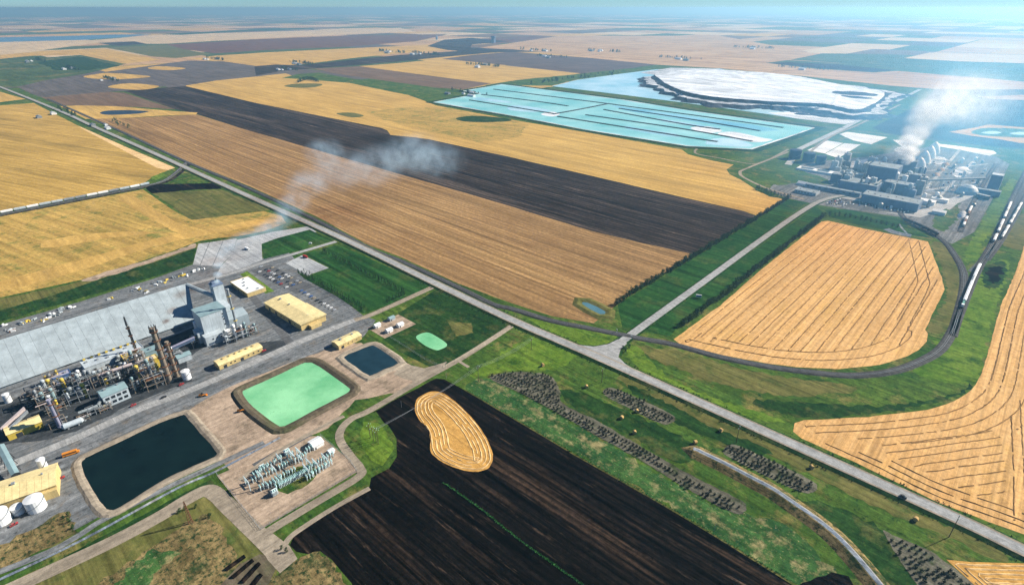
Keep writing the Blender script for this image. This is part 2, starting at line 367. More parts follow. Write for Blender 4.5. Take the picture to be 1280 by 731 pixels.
for nme, c in (('car_white',(.75,.75,.74)),('car_black',(.02,.02,.022)),('car_blue',(.05,.12,.32)),('car_red',(.35,.03,.03)),('car_silver',(.42,.44,.46)),('car_tan',(.40,.33,.22))):
    M[nme] = surf(nme, c, .3, .05, .5, .5)
# ================================================================== GROUND
GS = 90000
gm = MB(); gm.add([(-GS,-800,0),(GS,-800,0),(GS,GS,0),(-GS,GS,0)], [(0,1,2,3)])
tag(part('ground', gm, M['grass'], None), kind='structure')
# ---- far patchwork of quarter sections, laid on the survey grid
far = {k: MB() for k in ('tan_far','pale_far','green_far','brown_far','purple_far','red_far','soil_grey','wheat')}
wts = [('tan_far',30),('pale_far',22),('green_far',16),('brown_far',12),('purple_far',7),('red_far',3),('soil_grey',6),('wheat',14)]
bag = [k for k, n in wts for _ in range(n)]
fr = random.Random(11); Q = 805.0
def farquad(a0, b0, a1, b1):
    k = fr.choice(bag); c = AV*((a0+a1)/2) + BV*((b0+b1)/2)
    if c.y > 14000: k = fr.choice(['tan_far','pale_far','green_far','green_far','brown_far','green_far'])
    far[k].add([(AV*a+BV*b)[:2]+(0.012,) for a, b in ((a0,b0),(a1,b0),(a1,b1),(a0,b1))], [(0,1,2,3)])
for i in range(-34, 34):
    for j in range(-20, 46):
        c = AV*((i+.5)*Q) + BV*((j+.5)*Q)
        if c.y < 2300 or c.y > 29000 or abs(c.x) > c.y*1.1 + 600: continue
        if c.y < 3400 and c.x > 200 and c.x < 2600: continue
        a0, b0, a1, b1 = i*Q+9, j*Q+9, (i+1)*Q-(9 if fr.random() < .5 else -9), (j+1)*Q-(9 if fr.random() < .5 else -9)
        u = fr.random()
        if u < .30: m_ = a0+(a1-a0)*fr.uniform(.3,.7); farquad(a0,b0,m_,b1); farquad(m_,b0,a1,b1)
        elif u < .45: m_ = b0+(b1-b0)*fr.uniform(.3,.7); farquad(a0,b0,a1,m_); farquad(a0,m_,a1,b1)
        elif u < .95: farquad(a0,b0,a1,b1)
for k, mb in far.items():
    tag(part('distant_fields', mb, M[k], None), kind='structure')
# ---- far left and far middle fields
def fld(name, px, m, layer=2, **k): return patch(name, px, M[m], layer, **k)
fld('olive_field', [(-90,80),(0,75),(60,72),(101,69),(130,75),(158,80),(110,92),(60,100),(20,109),(-90,112)], 'green_far', 2)
fld('olive_field', [(45,78),(100,71),(140,80),(150,83),(110,88),(70,88)], 'grass_dark', 3, rag=(60,12))
fld('wheat_field', [(0,69),(54,64),(131,61),(201,75),(155,80),(101,69),(40,70),(0,74)], 'wheat', 2)
fld('wheat_field', [(-90,62),(0,56),(110,51),(195,44),(330,40),(430,37),(500,35),(520,40),(430,44),(330,48),(208,55),(183,55),(168,52),(121,54),(54,63),(0,68),(-90,74)], 'pale_far', 2)
patch('lake', [(-140,50),(0,47),(60,46),(141,43.5),(190,43.5),(160,46.5),(110,50),(0,53),(-140,58)], M['w_lake'], 3)
fld('hedgerow_strip', [(196,43),(260,40),(330,36),(393,35),(390,36.5),(300,40),(225,44)], 'grass_dark', 3)
fld('ploughed_field', [(208,56),(330,49),(430,45),(560,43),(520,52),(430,59),(330,63),(269,67),(230,62)], 'red_far', 2)
fld('fallow_field', [(131,60),(208,56),(230,62),(265,68),(220,73),(190,71),(160,65)], 'olive', 2)
fld('ploughed_field', [(121,54),(168,52),(183,55),(148,58)], 'soil_dark', 3)
fld('wheat_field', [(235,74),(269,70),(330,66),(430,61),(500,58),(545,56),(534,58),(575,62),(500,67),(440,73),(375,81),(336,83),(280,77)], 'wheat', 2)
fld('fallow_field', [(22,109),(67,99),(155,87),(235,76),(279,77),(336,85),(385,85),(350,90),(320,95),(235,105),(200,109),(156,114),(135,115),(52,122),(38,117)], 'soil_grey', 2)
fld('wheat_patch', [(104,96),(120,93),(140,91.5),(187,95.5),(172,98),(140,99.5),(118,98.5)], 'wheat', 3, sm=True)
fld('wheat_patch', [(135,109),(145,106),(165,104.5),(198,107.5),(190,111),(172,112.5),(148,111)], 'wheat', 3, sm=True)
fld('wheat_patch', [(185,85),(200,83),(232,85.5),(215,88),(192,87)], 'wheat', 3, sm=True)
fld('ploughed_field', [(318,83),(345,81),(375,82),(440,75),(500,69),(560,65),(597,62),(640,64),(560,71),(500,77),(440,82),(390,86),(350,89),(320,95)], 'soil_dark', 2)
fld('ploughed_field', [(534,58),(555,50),(590,47.5),(635,52),(590,56),(588,60),(640,62),(676,65),(600,66),(560,63)], 'soil_dark', 3)
fld('stubble_field', [(392,86),(449,83),(530,94),(614,104.5),(580,112),(545,110),(480,101),(417,92)], 'brown_far', 2)
fld('wheat_field', [(449,83),(500,79),(540,75),(600,79),(640,83),(726,92),(690,97),(640,103),(614,104.5),(530,94)], 'wheat', 2)
fld('ploughed_field', [(552,74),(590,69),(640,65),(740,73),(820,81),(775,87),(726,92),(640,82.5),(600,78.5)], 'purple_far', 2)
fld('stubble_field', [(600,60),(700,45),(900,45),(1010,65),(988,75),(957,79),(1018,86),(1092,91),(1122,89),(1300,104),(1300,121),(1120,108),(1000,95),(900,86),(820,81),(740,73),(676,66)], 'tan_far', 1)
fld('pond_grass', [(605,107),(650,100),(726,92.5),(820,82),(850,83),(800,90),(722,99.5),(690,107.5),(640,107)], 'grass', 3, rag=(30,6))
fld('hay_field', [(988,75),(1028,67),(1110,68),(1200,72),(1300,78),(1300,101),(1200,94),(1122,88),(1050,79)], 'green_far', 2)
fld('ploughed_field', [(957,79),(984,78),(1050,81),(1119,88),(1092,90.5),(1018,85)], 'soil_dark', 3)
fld('wheat_field', [(1130,73),(1162,66),(1300,70),(1300,80),(1200,77)], 'pale_far', 3)
# ---- near left
fld('wheat_field', [(-90,113),(0,115),(32,124),(0,128),(-90,140)], 'wheat', 2)
fld('wheat_field', [(-90,142),(0,132),(42,129),(97,157),(160,185),(217,209),(208,214),(190,222),(180,229),(120,241),(0,264),(-90,283)], 'wheat_left', 2)
fld('headland', [(97,157),(160,185),(219,210),(210,213),(196,210),(150,186),(104,162)], 'straw_light', 3)
fld('stubble_field', [(-90,292),(0,271),(120,248),(179,237),(215,262),(240,275),(280,270),(330,264),(352,270),(358,279),(330,289),(300,295),(270,298),(250,301),(215,314),(175,327),(100,350),(0,372),(-90,397)], 'stubble_green', 2)
for q in ([(150,250),(165,244),(215,275),(238,285),(225,292),(200,280)], [(0,352),(100,325),(200,297),(240,290),(320,275),(350,276),(290,288),(200,306),(100,338),(0,365)], [(60,300),(140,290),(200,291),(140,297),(60,310)]):
    fld('straw_swath', q, 'wheat', 3, sm=True, rag=(9,1.2))
fld('slough_grass', [(190,241),(275,237),(320,254),(340,262),(285,269),(240,275)], 'olive', 3, rag=(10,2))
fld('slough_grass', [(182,235),(188,231),(222,230),(272,229),(277,236),(240,237.5),(190,242)], 'soil_black', 4, rag=(10,1.5))
fld('verge_grass', [(188,222),(205,215),(208,219),(195,226)], 'grass_bright', 4, rag=(6,2))
fld('field_margin', [(-90,400),(0,374),(100,352),(175,329),(250,303),(248,310),(215,321),(150,341),(60,371),(0,388),(-90,415)], 'olive', 2, rag=(12,1.5))
fld('field_margin', [(-90,415),(0,388),(60,371),(150,341),(215,321),(246,309),(240,330),(190,347),(110,370),(0,402),(-90,430)], 'grass_dark', 2, rag=(12,1.2))
fld('dirt_bank', [(100,350),(140,337),(175,328),(215,315),(245,304),(244,310),(205,323),(160,338),(112,352)], 'dirt', 3, rag=(7,2.2))
# ---- the big strips beyond the road
fld('stubble_field', [(112,149),(150,148),(247,143.5),(300,160),(490,215),(620,252.5),(740,289),(795,302),(862,317),(866,320),(815,350),(770,381),(765,386),(742,404),(690,395),(640,379),(572,354),(500,321),(462,307),(396,271),(312,233),(225,198),(150,164)], 'stubble_brown', 2)
fld('stubble_field', [(52,122),(135,115),(155,116),(220,137),(170,134),(75,132)], 'brown_far', 2)
fld('wheat_patch', [(75,133),(100,132),(145,133),(215,139),(247,141),(245,143.5),(200,145),(150,148),(107,149)], 'wheat', 3)
patch('slough', [(125,141),(135,138.5),(160,138),(183,139),(185,140),(170,142.5),(140,143.8),(128,143)], M['w_slough'], 4, sm=True)
UP = [(155,114),(200,110),(232,108),(320,129),(430,151),(476,160),(484,163),(488,169),(510,171),(535,174),(640,197),(740,220),(855,247),(930,264),(945,270)]
fld('ploughed_field', UP+[(905,295),(866,318),(795,302),(740,289),(620,252.5),(490,215),(300,160),(247,143),(220,137)], 'soil_dark', 2, rag=(30,.8))
fld('wheat_field', [(233,107),(270,101),(320,96),(357,92),(372,97),(400,101),(437,104),(470,111),(510,119),(530,126),(545,132),(640,150),(735,166),(852,187),(860,193),(890,201),(917,206),(908,212),(912,218),(922,223),(945,233),(944,238),(960,244),(982,250),(960,263),(947,270)]+UP[-2:1:-1], 'wheat', 1)
fld('weedy_stubble', [(458,140),(500,135),(560,135),(620,148),(660,156),(650,172),(600,178),(560,170),(520,160),(480,150)], 'stubble_green', 3, rag=(14,7))
fld('weed_clump', [(570,148),(590,145),(622,147),(640,151),(610,153),(580,152)], 'grass_dark', 4, sm=True)
fld('weed_clump', [(420,142),(440,141),(455,145),(440,147)], 'olive', 4, sm=True)
fld('grass_strip', [(352,98),(372,93),(400,91),(430,97),(480,104),(520,112),(548,112),(548,120),(535,126),(510,119),(470,111),(437,104),(400,101),(372,99)], 'grass', 3, rag=(25,4))
fld('grass_strip', [(355,108),(370,105),(402,105),(395,109),(372,110)], 'olive', 3, sm=True)
fld('ploughed_field', [(1170,112),(1300,112),(1300,188),(1230,182),(1172,176),(1150,174),(1105,166),(1090,160),(1147,132)], 'soil_dark', 2)
fld('wheat_patch', [(1186,165),(1217,160),(1235,156),(1300,161),(1300,180),(1275,179),(1247,174),(1215,170)], 'wheat', 3)
fld('grass_patch', [(1214,165),(1235,160),(1290,163),(1290,172),(1250,171),(1225,169)], 'grass', 4, sm=True)
for q in ([(1226,166),(1240,164),(1252,166),(1240,168)], [(1262,167),(1275,165),(1290,167),(1275,169)]):
    patch('slough', q, M['w_pale'], 5, sm=True)
fld('wheat_patch', [(1222,121),(1300,118),(1300,126),(1240,124)], 'tan_far', 3)
# ---- fields with swaths, right
def swaths(field, polys_lines, width, h, mat, z0=0.06, seed=1):
    r = random.Random(seed)
    for L in polys_lines:
        P = [Vector(p[:2]) for p in L]
        if sum((P[i+1]-P[i]).length for i in range(len(P)-1)) < 8: continue
        Q_ = [p for p, d in along([tuple(p) for p in P], 4.0)] + [P[-1]]
        if len(Q_) < 3: continue
        n = len(Q_); mb = MB(); jit = [r.uniform(-.25,.25) for _ in Q_]; wd = [width*r.uniform(.65,1.2) for _ in Q_]
        rows = []
        for k, (fx, z) in enumerate(((-.5,z0),(0,z0+h),(.5,z0))):
            L0 = offs_line(Q_, 0.001)
            for i in range(n):
                a = Q_[max(i-1,0)]; b = Q_[min(i+1,n-1)]; d = (b-a).normalized(); nn = Vector((-d.y,d.x))
                p = Q_[i]+nn*(fx*wd[i]+jit[i]); mb.v.append((p.x,p.y,z if k != 1 else z0+h*r.uniform(.6,1.1)))
        gap = set(i for i in range(n) if mat.name.startswith('straw') and r.random() < .07)
        for k in range(2):
            for i in range(n-1):
                if i in gap: continue
                mb.f.append((k*n+i+1,k*n+i,(k+1)*n+i,(k+1)*n+i+1)[::-1])
        part('straw_windrow', mb, mat, field)
Dp = [(842,424),(900,382),(960,330),(1027,277),(1035,276),(1080,286),(1120,294),(1160,302),(1177,347),(1181,362),(1156,412),(1160,417),(1159,427),(1148,437),(1135,445),(1100,456),(1047,461),(997,459),(960,454.5),(902,443),(852,431)]
df = fld('wheat_field', Dp, 'swath_field', 2, rag=(10,.5))
DP = ccw(G2(Dp)); IN1 = offset(DP, -14); IN2 = offset(DP, -28); IN8 = offset(DP, -5)
lines = []
nv = Vector((-BV.y, BV.x, 0))
ext = [Vector((p[0],p[1],0)).dot(nv) for p in DP]; k = min(ext)+9
cnt = 0
while k < max(ext):
    o = nv*k; i8 = clip_line(IN8, o, BV); i2 = clip_line(IN2, o, BV)
    for a, b in [(i2[0][0] if i2 else i8[0][0]+30, i8[-1][1])] if i8 else []:
        if b-a > 20: lines.append([tuple((o+BV*(a+(b-a)*i/10) + nv*rnd.uniform(-.4,.4))[:2]) for i in range(11)])
    k += 11.0+rnd.uniform(-1.4,1.4)
swaths(df, lines, 1.4, .65, M['straw'], seed=3)
def arc_of(P, y_max=None, keep=None):
    out = []; cur = []
    for p in P+P[:1]:
        if keep(p): cur.append(p)
        else:
            if len(cur) > 2: out.append(cur)
            cur = []
    if len(cur) > 2: out.append(cur)
    return out
low = lambda p: p[1] < 640
swaths(df, arc_of(smooth(IN1,3), keep=lambda p: p[1] < 520) + arc_of(smooth(IN2,3), keep=lambda p: p[1] < 490), 1.4, .65, M['straw'], seed=4)
right_edge = G2([(1158,304),(1170,345),(1172,362),(1150,408)]); swaths(df, [offs_line(smooth(right_edge,4,False), -d) for d in (9,21)], 1.4, .65, M['straw'], seed=5)
Rp = [(1282,300),(1270,340),(1254,375),(1247,395),(1236,437),(1227,467),(1215,487),(1192,502),(1160,512),(1085,521),(1005,525),(994,529),(992,539),(1002,548),(1085,585),(1172,628),(1280,668),(1420,730),(1460,500),(1460,300)]
rf = fld('wheat_field', Rp, 'swath_field', 2, rag=(9,.5))
RP = G2(Rp); LE = [p for p in smooth(RP[:12], 5, False)]      # the curved edge, from far to near corner
rounds = [offs_line(LE, d) for d in (7.5,15.5,24,33,43,54)]
rounds = [[p for i, p in enumerate(L) if i < (len(L)-2-3*j if j < 4 else len(L)*.62)] for j, L in enumerate(rounds)]
RE = smooth(RP[13:18], 5, False)
rounds += [[p for i, p in enumerate(offs_line(RE, d)) if i > 1+2*j] for j, d in enumerate((6.5,13.5,21))]
swaths(rf, rounds, 1.3, .6, M['straw'], seed=6)
core = G2([(1095,560),(1120,551),(1185,543),(1228,530),(1250,545),(1257,590),(1256,634),(1200,610),(1150,586)])
cl = ccw(core); lines = []; dv = (g(1240,552)-g(1110,570)).normalized(); nv2 = Vector((-dv.y,dv.x,0))
ext = [Vector((p[0],p[1],0)).dot(nv2) for p in cl]; k = min(ext)+4
while k < max(ext):
    for a, b in clip_line(cl, nv2*k, dv):
        if b-a > 14: lines.append([tuple((nv2*k+dv*(a+(b-a)*i/6)+nv2*rnd.uniform(-.5,.5))[:2]) for i in range(7)])
    k += 7.6+rnd.uniform(-1,1)
swaths(rf, lines, 1.2, .55, M['straw'], seed=8)
swaths(rf, [G2([(1264,520),(1267,580),(1268,650)]), G2([(1275,500),(1280,580),(1283,655)])], 1.3, .6, M['straw'], seed=9)
Cp = [(1183,699),(1212,702),(1290,704),(1340,760),(1250,760)]
cf = fld('wheat_patch', Cp, 'kidney', 3)
CP = ccw(G2(Cp)); swaths(cf, [offset(CP,-d)+offset(CP,-d)[:1] for d in (2,5,8,11,14)], 1.3, .45, M['straw_light'], z0=.09, seed=10)
Kp = [(519,505),(524,496),(540,489),(555,492),(573,505),(589,521),(605,542),(615,563),(615,578),(607,587),(586,589),(560,581),(545,572),(538,563),(538,547),(534,534),(524,525),(519,514)]
# ---- black field in front, with the kidney-shaped stubble island
fld('ploughed_field', [(370,690),(362,681),(367,671),(400,648),(462,608),(464,597),(472,592),(487,585),(496,570),(496,548),(485,531),(469,524),(467,515),(500,496),(545,473),(555,474),(581,487),(700,557),(720,569),(845,640),(990,729),(1012,748),(446,748),(439,729),(415,698),(400,688),(385,693)], 'soil_black', 2, sm=False, rag=(8,.5))
kf = fld('wheat_patch', Kp, 'kidney', 3, sm=True, rag=(4,.3))
KP = smooth(ccw(G2(Kp)), 3)
rings = []
cx = sum(p[0] for p in KP)/len(KP); cyy = sum(p[1] for p in KP)/len(KP)
for d in (1.2,4.4,7.6,10.6,13.4):
    O = KP; st = 6
    for s_ in range(st):
        O = offset(O, -d/st); O = [tuple((Vector(O[i-1])+Vector(O[i])*2+Vector(O[(i+1)%len(O)]))/4) for i in range(len(O))]
    rings.append(O+O[:1])
swaths(kf, rings, 1.4, .4, M['straw_light'], z0=.09, seed=12)
strip('field_margin', [(581,487),(700,557),(720,569),(845,640),(990,729),(1010,742)], 1.5, M['olive'], 4)
# ---- grass between the highway and the black field
fld('weedy_grass', [(585,487),(612,474),(650,492),(740,542),(870,620),(930,642),(985,655),(1030,700),(1060,735),(1000,735),(850,640),(700,555)], 'weeds', 1, sm=True, rag=(4,2.6))
fld('mown_grass', [(590,470),(655,425),(690,430),(720,445),(690,463),(640,463)], 'grass_bright', 1, sm=True, rag=(4,2.6))
fld('mown_grass', [(700,485),(750,500),(830,535),(870,560),(850,580),(800,553),(720,510)], 'grass_dark', 1, sm=True, rag=(4,2.6))
fld('mown_grass', [(1000,625),(1060,640),(1150,690),(1140,740),(1090,720),(1040,665)], 'grass_dark', 1, sm=True, rag=(4,2.6))
fld('mown_grass', [(790,468),(900,520),(1000,570),(1150,640),(1250,690),(1250,700),(1140,652),(1000,588),(880,530),(780,480)], 'olive', 1, sm=True, rag=(4,2.6))
fld('mown_grass', [(790,480),(880,528),(960,562),(940,566),(870,540),(800,500)], 'grass_dark', 1, sm=True, rag=(4,2.6))
# ---- inside the railway loop
fld('rough_grass', [(795,432),(850,440),(960,468),(1040,478),(1070,485),(1040,493),(960,492),(870,472),(815,455)], 'olive', 2, sm=True, rag=(4,2.6))
fld('rough_grass', [(783,432),(800,440),(850,462),(940,492),(1050,500),(1180,490),(1210,478),(1190,498),(1080,516),(1000,520),(900,500),(820,470)], 'grass', 2, sm=True, rag=(4,2.6))
fld('rough_grass', [(780,430),(800,436),(815,455),(850,478),(900,500),(975,522),(968,528),(900,512),(800,462)], 'grass_bright', 3, sm=True, rag=(4,2.6))
fld('rough_grass', [(940,500),(1100,507),(1190,492),(1215,480),(1185,500),(1085,517),(1000,521)], 'grass_dark', 3, sm=True, rag=(4,2.6))
fld('rough_grass', [(1160,420),(1186,420),(1205,372),(1240,330),(1262,330),(1245,385),(1232,440),(1215,478),(1150,470),(1140,456),(1175,440)], 'grass_bright', 1, sm=True, rag=(4,2.6))
fld('rough_grass', [(1166,306),(1182,306),(1198,335),(1200,372),(1185,412),(1164,416),(1160,410),(1184,362)], 'olive', 1, sm=True, rag=(4,2.6))
fld('rough_grass', [(1228,334),(1257,328),(1254,354),(1234,360)], 'grass_dark', 2, sm=True, rag=(3,3))
fld('rough_grass', [(1234,338),(1252,333),(1249,350),(1238,354)], 'soil_black', 3, sm=True, rag=(3,3))
fld('rough_grass', [(1205,320),(1240,255),(1262,225),(1268,232),(1230,305),(1222,325)], 'grass_bright', 2, sm=True, rag=(4,2.6))
fld('rough_grass', [(1250,300),(1282,265),(1300,265),(1300,300),(1275,312)], 'olive', 2, sm=True, rag=(4,2.6))
# ---- verges of the side road
fld('verge_grass', [(772,381),(985,250),(1010,252),(790,414),(778,410)], 'lawn', 1)
fld('verge_grass', [(800,414),(1020,258),(1032,268),(850,405),(838,420)], 'lawn', 1)
fld('verge_grass', [(655,396),(700,406),(772,420),(765,427),(745,432),(720,430),(690,417)], 'grass_bright', 2, rag=(7,1))
fld('verge_grass', [(945,237),(962,246),(990,250),(1012,248),(1000,225),(960,205),(920,208),(912,216)], 'grass', 3)
fld('verge_grass', [(870,190),(900,186),(955,184),(985,176),(1000,190),(950,206),(920,205),(885,200)], 'grass', 3)
fld('verge_grass', [(1030,262),(1060,262),(1120,272),(1135,283),(1165,298),(1120,291),(1080,283),(1040,272)], 'lawn', 3)
# ---- plant lawns
fld('lawn', [(327,305),(346,298),(387,287),(415,301),(369,314),(330,324)], 'lawn', 4)
fld('lawn', [(424,306),(537,357),(515,371),(454,392),(420,370),(380,348),(372,340),(385,345),(412,334),(378,318),(400,311)], 'lawn', 3)
fld('lawn', [(300,343),(309,339),(343,364),(332,367)], 'grass_bright', 5)
fld('rough_lawn', [(545,362),(640,404),(590,438),(545,462),(500,440),(480,424),(520,404),(497,392)], 'grass_dark', 2)
fld('rough_lawn', [(560,402),(588,404),(592,416),(570,421)], 'olive', 3, rag=(4,1.2))
fld('rough_lawn', [(430,538),(470,514),(482,531),(494,547),(495,572),(486,584),(470,590),(455,583),(440,565),(425,548)], 'grass', 3, rag=(6,.6))
fld('rough_lawn', [(455,525),(480,534),(492,560),(480,580),(462,575),(450,550)], 'grass_bright', 4, rag=(6,2))
# ---- plant ground
fld('plant_yard', [(-90,437),(0,406),(100,377),(190,349),(240,331),(300,330),(360,315),(390,345),(455,395),(470,400),(455,420),(420,447),(380,447),(300,490),(235,520),(100,580),(95,600),(125,645),(60,680),(0,702),(-90,745)], 'yard', 1)
fld('stained_ground', [(-30,520),(40,490),(100,462),(160,440),(245,408),(262,428),(232,452),(240,476),(200,492),(150,512),(95,540),(60,548),(20,552),(-30,560)], 'stained', 2, rag=(8,2))
fld('stained_ground', [(295,440),(322,428),(362,425),(352,438),(330,445)], 'stained', 2, rag=(6,1))
fld('concrete_pad', [(248,305),(296,298),(291,317),(275,333),(241,331)], 'concrete', 5)
for a, b in (((262,303),(250,332)), ((279,301),(266,332))):
    strip('pad_joint', [a, b], .7, M['asphalt'], 6, sm=False)
fld('gravel_apron', [(296,300),(340,290),(385,283),(396,290),(346,299),(327,306),(328,325),(300,336),(270,345),(276,333),(291,317)], 'concrete', 4)
fld('paved_pad', [(357,329),(378,319),(411,335),(385,344)], 'concrete', 5)
fld('car_park', [(312,338),(338,331),(392,358),(372,368)], 'asphalt', 6)
fld('gravel_yard', [(345,370),(366,362),(410,378),(452,408),(400,418),(380,425)], 'yard', 3)
fld('dirt_yard', [(228,517),(262,496),(300,478),(420,432),(452,428),(468,440),(500,450),(540,470),(500,490),(445,500),(410,535),(345,562),(290,590),(272,572),(272,560),(245,535)], 'dirt', 2, rag=(9,1))
fld('dirt_yard', [(459,410),(498,393),(520,405),(481,423)], 'dirt', 4)
fld('dirt_yard', [(560,452),(545,467),(520,478),(492,468),(500,452),(530,460)], 'gravel', 3, rag=(6,1))
fld('substation_yard', [(271,594),(325,662),(446,590),(437,575),(401,545),(385,545)], 'dirt', 4)
fld('yard_grass', [(343,603),(356,592),(372,584),(389,578),(400,588),(392,600),(378,610),(360,617),(348,614)], 'grass', 5, rag=(4,1.0))
fld('dry_margin', [(-60,760),(60,706),(132,684),(200,650),(236,628),(262,618),(285,640),(320,680),(345,700),(350,760)], 'olive', 2, rag=(5,1))
fld('rough_ground', [(0,682),(72,642),(84,640),(97,664),(40,695),(0,714),(-60,742),(-60,712)], 'dry', 3, rag=(4,2))
fld('rough_ground', [(100,742),(180,692),(232,654),(262,642),(275,655),(290,690),(335,742)], 'dry', 3, rag=(4,2.2))
fld('rough_ground', [(138,742),(170,700),(200,685),(225,690),(190,725),(175,742)], 'weeds', 4, rag=(3,3))
fld('rough_ground', [(322,742),(352,712),(376,694),(398,690),(412,700),(444,745)], 'dry', 4, rag=(3,1.4))
fld('grass_strip', [(20,728),(110,680),(220,621),(262,600),(268,604),(220,630),(120,684),(40,730)], 'grass_dark', 4, rag=(5,.6))
fld('furrowed_ground', [(265,742),(300,705),(325,692),(350,700),(330,742)], 'bank', 5)
fld('gravel_apron', [(318,668),(338,664),(362,682),(372,698),(350,716),(335,700)], 'gravel', 5)
# ================================================================== ROADS, TRACKS, WATER
ROAD_A = G2([(-160,47),(0,109),(125,162),(300,241),(420,295),(540,353),(640,401),(760,453),(1140,624),(1280,690),(1420,757)])
ROAD_A = smooth(ROAD_A, 6, False)
tag(part('highway', profile(ROAD_A, [(-5.6,1.5),(5.6,1.5)]), M['road'], None), kind='structure')
for s_ in (-1,1): tag(part('road_shoulder', profile(offs_line(ROAD_A, s_*5.0), [(-.8,1.512),(.8,1.512)]), M['gravel'], None), kind='structure')
tag(part('highway_bank', profile(ROAD_A, [(-9.2,0.02),(-5.6,1.45),(5.6,1.45),(9.2,0.02)]), M['grass_dark'], None), kind='structure')
ROAD_B = smooth(G2([(772,431),(860,367),(960,294),(1005,263),(1030,250),(1062,243)]), 6, False)
tag(part('side_road', profile(ROAD_B, [(-4.4,0.8),(4.4,0.8)]), M['road'], None), kind='structure')
tag(part('side_road_bank', profile(ROAD_B, [(-6.6,0.02),(-4.4,.76),(4.4,.76),(6.6,0.02)]), M['grass_dark'], None), kind='structure')
jm = MB(); jp = ccw(G2([(690,421),(716,430),(742,433),(760,430),(772,424),(784,429),(776,436),(773,446),(782,455),(800,465),(830,480),(800,472),(760,454),(730,441)], 1.5)); 
jm.add([(p[0],p[1],1.51) for p in jp], [tuple(range(len(jp)))]); tag(part('road_junction', jm, M['road'], None), kind='structure')
jb = ccw(offset(jp, 2.5)); jm = MB(); n_ = len(jp)
jm.add([(p[0],p[1],1.46) for p in jp]+[(p[0],p[1],.02) for p in jb], [(i,n_+i,n_+(i+1)%n_,(i+1)%n_) for i in range(n_)]); tag(part('junction_bank', jm, M['grass_dark'], None), kind='structure')
strip('gravel_road', [(643,405),(610,427),(573,450),(524,477),(464,512),(440,523),(427,536),(425,550),(438,570),(450,585),(448,596),(400,625),(345,658),(330,668)], 6.5, M['gravel'], 7)
strip('gravel_road', [(543,358),(470,391),(443,400)], 8, M['gravel'], 7)
strip('plant_road', [(446,399),(380,425),(330,447),(270,474),(219,495),(175,511),(98,546),(18,579),(-60,612)], 9, M['road'], 6)
strip('plant_road', [(420,302),(369,317),(330,328),(285,343),(200,366),(100,400),(0,436)], 8, M['road'], 6)
strip('plant_road', [(296,348),(330,388),(362,428)], 8, M['asphalt'], 5)
strip('gravel_road', [(-40,762),(0,742),(132,681),(200,645),(234,624),(258,613),(272,619),(285,632),(325,670),(345,690)], 11, M['gravel'], 5)
strip('gravel_road', [(300,600),(345,566),(400,535),(430,520)], 4, M['gravel'], 6)
strip('concrete_channel', [(-20,733),(0,724),(106,673),(220,611),(268,590),(320,563),(350,547)], 2.2, M['canal'], 8)
strip('pond_road', [(-20,722),(60,690),(100,668),(132,648),(220,604),(268,582),(330,553)], 5, M['yard'], 6)
strip('driveway', [(317,582),(340,569),(388,542)], 5, M['asphalt'], 6, sm=False)
strip('farm_track', [(462,610),(420,633),(385,655),(362,672),(352,690)], 4, M['gravel'], 6)
strip('farm_track', [(573,451),(586,459)], 3, M['gravel'], 7, sm=False)
strip('farm_track', [(872,185),(870,192),(900,198),(940,205),(960,200),(985,187)], 5, M['gravel'], 7)
strip('farm_track', [(985,190),(960,200),(930,212),(925,216),(930,222),(960,236),(1005,249)], 6, M['gravel'], 7)
strip('farm_track', [(985,206),(1000,186),(1055,160),(1100,137),(1150,112)], 14, M['concrete'], 5, sm=False)
strip('farm_track', [(1010,192),(1040,170),(1075,155),(1125,131)], 7, M['gravel'], 6)
# railway
def railway(px, w_=3.2, label=None, world=False):
    P = px if world else smooth(G2(px), 6, False)
    o = part('railway_bed', profile(P, [(-w_-1.6,.02),(-w_,.9),(w_,.9),(w_+1.6,.02)]), M['ballast'], None); o['kind'] = 'structure'
    for s_ in (-.75,.75):
        part('rail', profile(offs_line(P, s_), [(-.09,.93),(-.08,1.1),(.08,1.1),(.09,.93)]), M['steel'], o)
    return P
RAIL1 = railway([(60,124),(150,164),(225,199),(312,236),(396,276),(462,311),(500,326),(572,359),(615,380),(640,386),(690,401),(740,411),(775,418),(800,423),(840,430),(900,446),(960,458),(1030,467),(1072,469),(1115,464),(1150,452),(1175,437),(1190,415),(1196,398),(1204,365),(1204,340),(1192,317),(1180,302),(1160,289),(1135,277),(1125,266)])
RAIL2 = railway([(-60,281),(0,268.5),(120,245),(180,233),(205,226),(222,214),(232,204)])
tag(part('railway_grade', profile(RAIL2, [(-14,0.065),(-6,0.07)]), M['soil_dark'], None), kind='structure')
RAIL3 = railway([(1190,420),(1199,392),(1222,337),(1242,302),(1270,240),(1300,180)])
RAIL4 = railway([(1232,325),(1252,298),(1275,258),(1300,215)])
strip('service_track', [(1215,340),(1240,312),(1262,270),(1285,222)], 9, M['asphalt'], 5)
